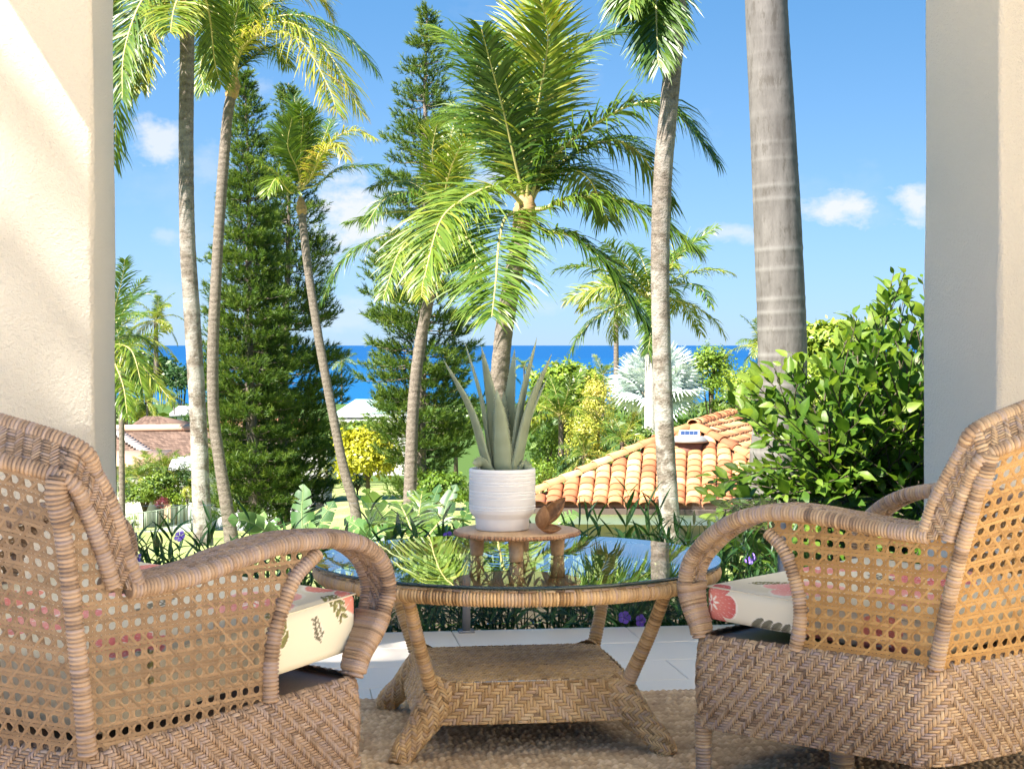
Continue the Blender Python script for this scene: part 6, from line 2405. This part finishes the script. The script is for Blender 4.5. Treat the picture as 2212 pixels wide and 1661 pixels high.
# ------------------------------------------------------------------ near planting
def leaf_mesh(name, L, wd, fold=.25, curl=.2, n=7, twist=0.0, wave=0.0):
    m = MB()
    t = np.linspace(0, 1, n)
    wv = wd / 2 * np.sin(PI * np.clip(t, .0, 1) ** .8) ** .9
    wv[0] = wd * .04
    wv[-1] = wd * .01
    z = -curl * L * t ** 2
    rows = []
    tv = []
    for e in (-1, -.5, 0, .5, 1):
        zz = z + fold * wv * abs(e) + wave * wd * np.sin(t * 11 + e * 2) * abs(e)
        rows.append(np.stack([t * L, wv * e, zz], 1))
        tv.append(np.full(n, .5 + (.12 if e == 0 else 0)))
    V = np.stack(rows, 1).reshape(-1, 3)
    m.add(V, grid_faces(n, 5), np.stack(tv, 1).ravel())
    return m


# leafy bush at the right
BP = W(1905, 1230, 7.7)
BG = np.array([BP[0], BP[1], -0.35])
bush = thing('leafy_bush', 'large glossy-leaved citrus bush in front of the right pillar', 'bush', BG)
poly = [(1990, 590), (1935, 598), (1912, 655), (1850, 672), (1825, 735), (1790, 775), (1710, 768), (1675, 790), (1610, 838), (1562, 850), (1610, 890), (1660, 925), (1680, 970), (1625, 1015), (1535, 1028),
        (1540, 1062), (1590, 1095), (1545, 1120), (1530, 1180), (1560, 1260), (1620, 1330), (2000, 1340), (2180, 1300), (2180, 660), (2080, 580)]
rb_ = np.random.default_rng(21)
tips = []
pa = np.array(poly, float)
for i in range(len(pa) - 4):                              # outline shoots
    a, c_ = pa[i], pa[i + 1]
    for q in np.linspace(0, 1, 3, endpoint=False):
        tips.append((a * (1 - q) + c_ * q) + rb_.normal(0, 6, 2))
while len(tips) < 410:
    p = np.array([rb_.uniform(1480, 2180), rb_.uniform(570, 1340)])
    if in_poly(p[:1], p[1:], poly)[0] and (rb_.random() < (.30 if (p[0] < 1790 and p[1] < 1030) else 1)):
        tips.append(p)
LV = [leaf_mesh('leaf', 1.0, .50, f_, c_, wave=.05) for f_, c_ in ((.25, .1), (.35, .25), (.15, .35), (.4, .05), (.3, -.12))]
lv_me = []
for k, q in enumerate(LV):
    for tone_off in (-.22, .0, .22, .42):
        q2 = MB()
        q2.add(q.V[0], q.Fs[0], np.clip(q.T[0] + .05 + tone_off, 0, 1))
        lv_me.append((q2, q2.mesh('leaf')))
sm = MB()
leaves = []
forks = [BG + np.array([.1 * math.cos(a), .1 * math.sin(a), .30 + .03 * k]) + np.array([rb_.normal(0, .15), rb_.normal(0, .12), .16 * (k % 3)]) for k, a in enumerate(np.linspace(0, 6.28, 9))]
for fk in forks:
    tube(sm, np.array([BG, BG * .5 + fk * .5 + rb_.normal(0, .03, 3), fk]), [.022, .018, .012], 6)
for i, tp in enumerate(tips):
    d = rb_.uniform(7.05, 8.5)
    e = W(tp[0], tp[1], d)
    fk = forks[i % 9]
    inner = fk * .45 + e * .55 + np.array([rb_.normal(0, .06), rb_.normal(0, .06), .05])
    L = np.linalg.norm(e - inner)
    P = catmull(np.array([fk, inner, e]), 16)
    tube(sm, P, np.linspace(.007, .0018, 16), 5)
    nl = int(6 + L / .038)
    T_ = nrm(np.gradient(P, axis=0))
    for j in range(nl):
        q = 15 * (1 - (j / nl) ** 1.1 * .80)
        k = min(14, int(q))
        p = P[k] * (1 - (q - k)) + P[k + 1] * (q - k)
        a = j * 2.39996 + rb_.random()
        s1 = nrm(np.cross(T_[k], np.array([.3, .2, 1.0])))
        s2 = np.cross(T_[k], s1)
        dv = nrm((s1 * math.cos(a) + s2 * math.sin(a)) * .85 + T_[k] * .75 + np.array([-.12, -.2, .28]) + rb_.normal(0, .15, 3))
        nn = nrm(np.array([-.35, -.35, 1.0]) + rb_.normal(0, .4, 3))
        nn = nrm(nn - dv * (nn @ dv))
        sz = rb_.uniform(.045, .118) * (.75 if j == 0 else 1)
        leaves.append((p, dv, nn, sz, rb_.integers(0, 5), (1 if rb_.random() < .6 else 0) + (1 if j < 3 else 0) + (1 if (j < 2 and rb_.random() < .5) else 0)))
put('branches', sm, M_wood, bush)['kind'] = 'stuff'
def dist_show(l):
    return l[0][1] - 2.0 * l[3] - (.0)
pr = np.array([l[3] / l[0][1] * (1.0 if in_poly(np.array([CX + F * l[0][0] / l[0][1]]), np.array([745 + F * (EYE - l[0][2]) / l[0][1]]), [(1470, 540), (1985, 540), (1985, 1130), (1600, 1130), (1470, 1230)])[0] else .1) - .002 * (l[0][1] - 7) for l in leaves])
order = np.argsort(-pr)
rest = MB()
for rank, i in enumerate(order):
    p, dv, nn, sz, kd, tn = leaves[i]
    s_ = np.cross(nn, dv)
    R3 = np.stack([dv, s_, nn], 1) * sz
    q2, me_ = lv_me[kd * 4 + int(min(3, tn))]
    if rank < 300:
        M = Matrix.Translation(Vector(p)) @ Matrix(R3.tolist()).to_4x4()
        inst('leaf', me_, M_bush, bush, M)
    else:
        rest.add(p + q2.V[0] @ R3.T, q2.Fs[0], q2.T[0])
put('foliage', rest, M_bush, bush)['kind'] = 'stuff'

# strappy flowering plants along the terrace edge
lan = [leaf_mesh('leaf', 1.0, .15, .5, c_, 8) for c_ in (.15, .4, .7, .0)]


def flower_mesh(R):
    m = MB()
    for k in range(5):
        a0 = 2 * PI * k / 5
        V = []
        for (r, z) in ((.10, -.25), (.45, 0.0), (.8, .05), (1.0, .0)):
            for e in np.linspace(-1, 1, 5):
                wv = {.10: .30, .45: .52, .8: .60, 1.0: .45}[r]
                a = a0 + e * wv
                rr = r * (1 - .10 * e * e if r == 1.0 else 1)
                V.append([R * rr * math.cos(a), R * rr * math.sin(a), R * (z + .03 * math.sin(e * 7 + k))])
        m.add(V, grid_faces(4, 5), .35 + .12 * k)
    a = np.linspace(0, 2 * PI, 10, endpoint=False)
    tube(m, np.array([[0, 0, -R * 1.1], [0, 0, -R * .5], [0, 0, -R * .2]]), [R * .09, R * .12, R * .2], 8, tone=.2)
    return m


FL = flower_mesh(.026).mesh('flower')


def bell_plant(label, px, py, d, nst, flowers=(), seed=0, hmul=1.0, spread=.09, big=1.0):
    """upright stems with pairs of lance leaves; (px, py) is the top of the tallest stem"""
    r = np.random.default_rng(seed)
    top = W(px, py, d)
    g = np.array([top[0], d, -0.33])
    t = thing('violet_bellflower', label, 'plant', g, 'bellflowers along the terrace edge')
    st = MB()
    for k in range(nst):
        hgt = (top[2] - g[2]) * (1 if k == 0 else r.uniform(.62, .96))
        off = np.array([0, 0, 0]) if k == 0 else np.array([r.normal(0, spread), r.normal(0, spread * .6), 0])
        lean = np.array([r.normal(0, .06), r.normal(0, .05), 0])
        P = catmull(np.array([g + off * .5, g + off + lean * .4 + EZ * hgt * .5, np.array([top[0], d, g[2] + hgt]) + off + lean * (0 if k == 0 else 1)]), 14)
        tube(st, P, np.linspace(.004, .0018, 14), 5, tone=.5)
        npair = int(5 + hgt * 7)
        for j in range(npair):
            q = 13 * (1 - j / npair * .85)
            i0 = min(12, int(q))
            p = P[i0] * (1 - (q - i0)) + P[i0 + 1] * (q - i0)
            a = (j % 2) * PI / 2 + r.normal(0, .35) + k
            for s_ in (0, PI):
                el = np.interp(j, [0, 3, npair], [1.15, .75, .15]) + r.normal(0, .15)
                dv = np.array([math.cos(a + s_) * math.cos(el), math.sin(a + s_) * math.cos(el), math.sin(el)])
                nn = nrm(EZ - dv * dv[2] + r.normal(0, .15, 3))
                nn = nrm(nn - dv * (nn @ dv))
                sv = np.cross(nn, dv)
                L = big * r.uniform(.10, .17) * np.interp(j, [0, 2, npair], [.75, 1.0, .8])
                R3 = np.stack([dv, sv, nn], 1) * L
                q2 = lan[r.integers(0, 4)]
                lm_ = MB().add(p + q2.V[0] @ R3.T, q2.Fs[0], np.clip(q2.T[0] + r.normal(0, .18), 0, 1))
                put('leaf', lm_, M_lance, t)
    put('stems', st, M_lance, t)['kind'] = 'stuff'
    for (fx, fy, fd, axis) in flowers:
        p = W(fx, fy, fd)
        M = Matrix.Translation(Vector(p)) @ Vector(axis).to_track_quat('Z', 'Y').to_matrix().to_4x4() @ Matrix.Scale(1.0, 4)
        f_ = inst('flower', FL, M_violet, t, M)
    return t


for i, (lab, px, py, d, n, fl) in enumerate([
        ('violet-flowered stem plant above the left chair arm near its back', 372, 1128, 6.95, 3, [(388, 1158, 6.9, (-.25, -.7, .5)), (297, 1208, 6.7, (-.6, -.6, .4))]),
        ('stem plant with narrow leaves in front of the pale palm trunk', 455, 1128, 7.1, 2, []),
        ('dark-leaved stem plant behind the left chair arm', 622, 1172, 7.0, 3, []),
        ('stem plant at the left rim of the glass table', 800, 1108, 7.2, 4, []),
        ('stem plant before the banana leaves, right of the left arm', 870, 1128, 7.0, 4, []),
        ('stem plant left of the wooden stand with a violet bloom', 955, 1130, 7.1, 4, [(968, 1160, 6.9, (-.2, -.8, .3))]),
        ('tall stem plant right of the pot before the tiled house', 1357, 1068, 6.95, 3, []),
        ('stem plant leaning towards the white palm trunk', 1425, 1104, 7.0, 4, []),
        ('stem plant between the stand and the white trunk', 1290, 1128, 7.2, 4, []),
        ('stem plant at the right rim of the table near the bush', 1490, 1150, 6.9, 4, []),
        ('low stem plant with a violet bloom beneath the table', 1370, 1262, 6.62, 3, [(1349, 1333, 6.5, (-.05, -1, .1)), (1384, 1340, 6.55, (.5, -.8, .1))]),
        ('low stem plant by the cushion of the honey-coloured chair', 1560, 1165, 6.9, 3, [(1621, 1206, 6.8, (-.3, -.7, .4))])]):
    bell_plant(lab, px, py, d, n, fl, 300 + i)

# bed of the same foliage that nobody could count
m = MB()
for k in range(620):
    x = rng.uniform(-1.9, 2.2)
    y = Y_END + .12 + abs(rng.normal(0, .42))
    g = H(x, y, -.34)
    hgt = rng.uniform(.34, .66)
    top = g + EZ * hgt + np.array([rng.normal(0, .06), rng.normal(0, .06), 0])
    P = catmull(np.array([g, (g + top) / 2 + np.array([rng.normal(0, .03), rng.normal(0, .03), 0]), top]), 8)
    tube(m, P, np.linspace(.0045, .0018, 8), 4, tone=.3, caps=False)
    for j in range(9):
        q = 7 * (1 - j / 9 * .9)
        i0 = min(6, int(q))
        p = P[i0] * (1 - (q - i0)) + P[i0 + 1] * (q - i0)
        a = rng.random() * 6.28
        el = np.interp(j, [0, 9], [1.1, .1]) + rng.normal(0, .2)
        dv = np.array([math.cos(a) * math.cos(el), math.sin(a) * math.cos(el), math.sin(el)])
        nn = nrm(EZ - dv * dv[2] + rng.normal(0, .2, 3))
        nn = nrm(nn - dv * (nn @ dv))
        R3 = np.stack([dv, np.cross(nn, dv), nn], 1) * rng.uniform(.08, .15)
        q2 = lan[rng.integers(0, 4)]
        m.add(p + q2.V[0] @ R3.T, q2.Fs[0], np.clip(q2.T[0] + rng.normal(-.08, .18), 0, 1))
o = put('bedding_foliage', m, M_lance)
tag(o, 'dense dark lance-leaved bedding along the terrace edge', 'ground cover', kind='stuff')


# broad-leaved bananas and a small feather palm just below the terrace
def banana_leaf(P, wd, seed, tone=.5, splits=6):
    r = np.random.default_rng(seed)
    P = catmull(P, 40)
    T_ = nrm(np.gradient(P, axis=0))
    side = nrm(np.cross(T_, np.array([-.2, -1.0, .35])))
    nn = np.cross(side, T_)
    t = np.linspace(0, 1, 40)
    wv = wd / 2 * np.interp(t, [0, .10, .25, .6, .88, 1], [.06, .55, .95, 1.0, .62, .03])
    m = MB()
    for sg in (-1, 1):
        cuts = np.sort(r.choice(np.arange(4, 38), splits, replace=False))
        segs = np.split(np.arange(40), cuts)
        last = 0
        for s in segs:
            if len(s) == 0:
                continue
            idx = np.arange(max(0, s[0] - 1), s[-1] + 1)
            if len(idx) < 2:
                continue
            dr = r.normal(0, .12)
            rows = []
            for e in (0, .35, .7, 1.0):
                rows.append(P[idx] + side[idx] * sg * (wv[idx] * e)[:, None] + nn[idx] * ((.20 * e - .28 * e * e + dr * e * e) * wv[idx])[:, None] + T_[idx] * (e * .18 * wd) - T_[idx] * (.012 * (np.linspace(-1, 1, len(idx)) * e))[:, None])
            V = np.stack(rows, 1).reshape(-1, 3)
            m.add(V, grid_faces(len(idx), 4), np.clip(tone + r.normal(0, .10) + np.tile([.18, 0, 0, .05], len(idx)), 0, 1))
    tube(m, P, np.linspace(.016, .004, 40) * wd * 3, 5, tone=.95)
    return m


def banana(label, base, lv, d, tone, seed):
    B = W(base[0], base[1], d)
    B[2] = min(B[2], float(ground_z(np.array([B[0]]), np.array([d]))[0]))
    t = thing('banana_plant', label, 'plant', B, 'broad-leaved plants below the terrace')
    for i, (pts, wd, dz, tn) in enumerate(lv):
        Q = np.array([B] + [W(x, y, d + dz * (k / len(pts))) for k, (x, y) in enumerate(pts)])
        Q[0] = Q[0] * .35 + Q[1] * .65
        put('leaf', banana_leaf(Q, wd, seed * 10 + i, tn - .14), M_banana, t)
    return t


banana('broad-leaved banana plant with an upright torn leaf before the white wall', (660, 1190), [([(655, 1170), (652, 1110), (655, 1050)], .155, .2, .35), ([(665, 1180), (668, 1150), (640, 1160)], .13, -.5, .75), ([(680, 1170), (690, 1130), (720, 1085)], .14, .3, .25), ([(700, 1180), (720, 1160), (760, 1150)], .13, -.3, .5)], 10.5, .5, 1)
banana('banana plant with pale split leaves left beside the palm trunks', (560, 1190), [([(585, 1160), (540, 1128), (495, 1122)], .13, -.3, .7), ([(575, 1160), (560, 1135), (570, 1105)], .09, .3, .85), ([(600, 1165), (590, 1140), (600, 1118)], .08, .2, .5)], 10.0, .6, 2)
banana('banana plant with one broad pale leaf facing the table', (800, 1190), [([(845, 1150), (815, 1100), (790, 1058)], .16, -.5, .62), ([(800, 1170), (775, 1140), (745, 1120)], .13, .4, .5), ([(830, 1170), (850, 1130), (885, 1105)], .11, .3, .3), ([(790, 1170), (800, 1140), (840, 1128)], .13, -.4, .45), ([(760, 1185), (740, 1165), (700, 1170)], .12, .2, .3)], 10.5, .5, 3)
banana('banana plant with dark grey-green leaves left of the pot', (950, 1200), [([(955, 1140), (965, 1090), (985, 1048)], .11, .2, .15), ([(930, 1130), (935, 1085), (950, 1045)], .08, .3, .2), ([(985, 1150), (1005, 1115), (1012, 1085)], .10, .0, .35), ([(935, 1140), (910, 1090), (880, 1062)], .09, .2, .2)], 10.0, .3, 4)
banana('small pale banana leaf beside the corner of the tiled house', (1215, 1180), [([(1205, 1130), (1225, 1115), (1248, 1108)], .11, .2, .85), ([(1210, 1140), (1218, 1135), (1238, 1130)], .08, .1, .6)], 11.0, .6, 5)
tfp = thing('feather_palm', 'small dark feather palm with a yellow midrib left of the stand', 'palm', W(905, 1190, 9.5), 'broad-leaved plants below the terrace')
for i, pts in enumerate([[(903, 1175), (904, 1120), (912, 1060)], [(890, 1170), (850, 1130), (800, 1135)], [(915, 1170), (960, 1120), (1000, 1125)], [(900, 1175), (875, 1110), (860, 1085)]]):
    Q = np.array([W(x, y, 9.5 + .2 * k) for k, (x, y) in enumerate(pts)])
    put('frond', frond_geo(Q, 34, .13, .016, .35, -.05, seed=70 + i, t0=.12, stalk=.006), [M_frond, M_rachis], tfp)
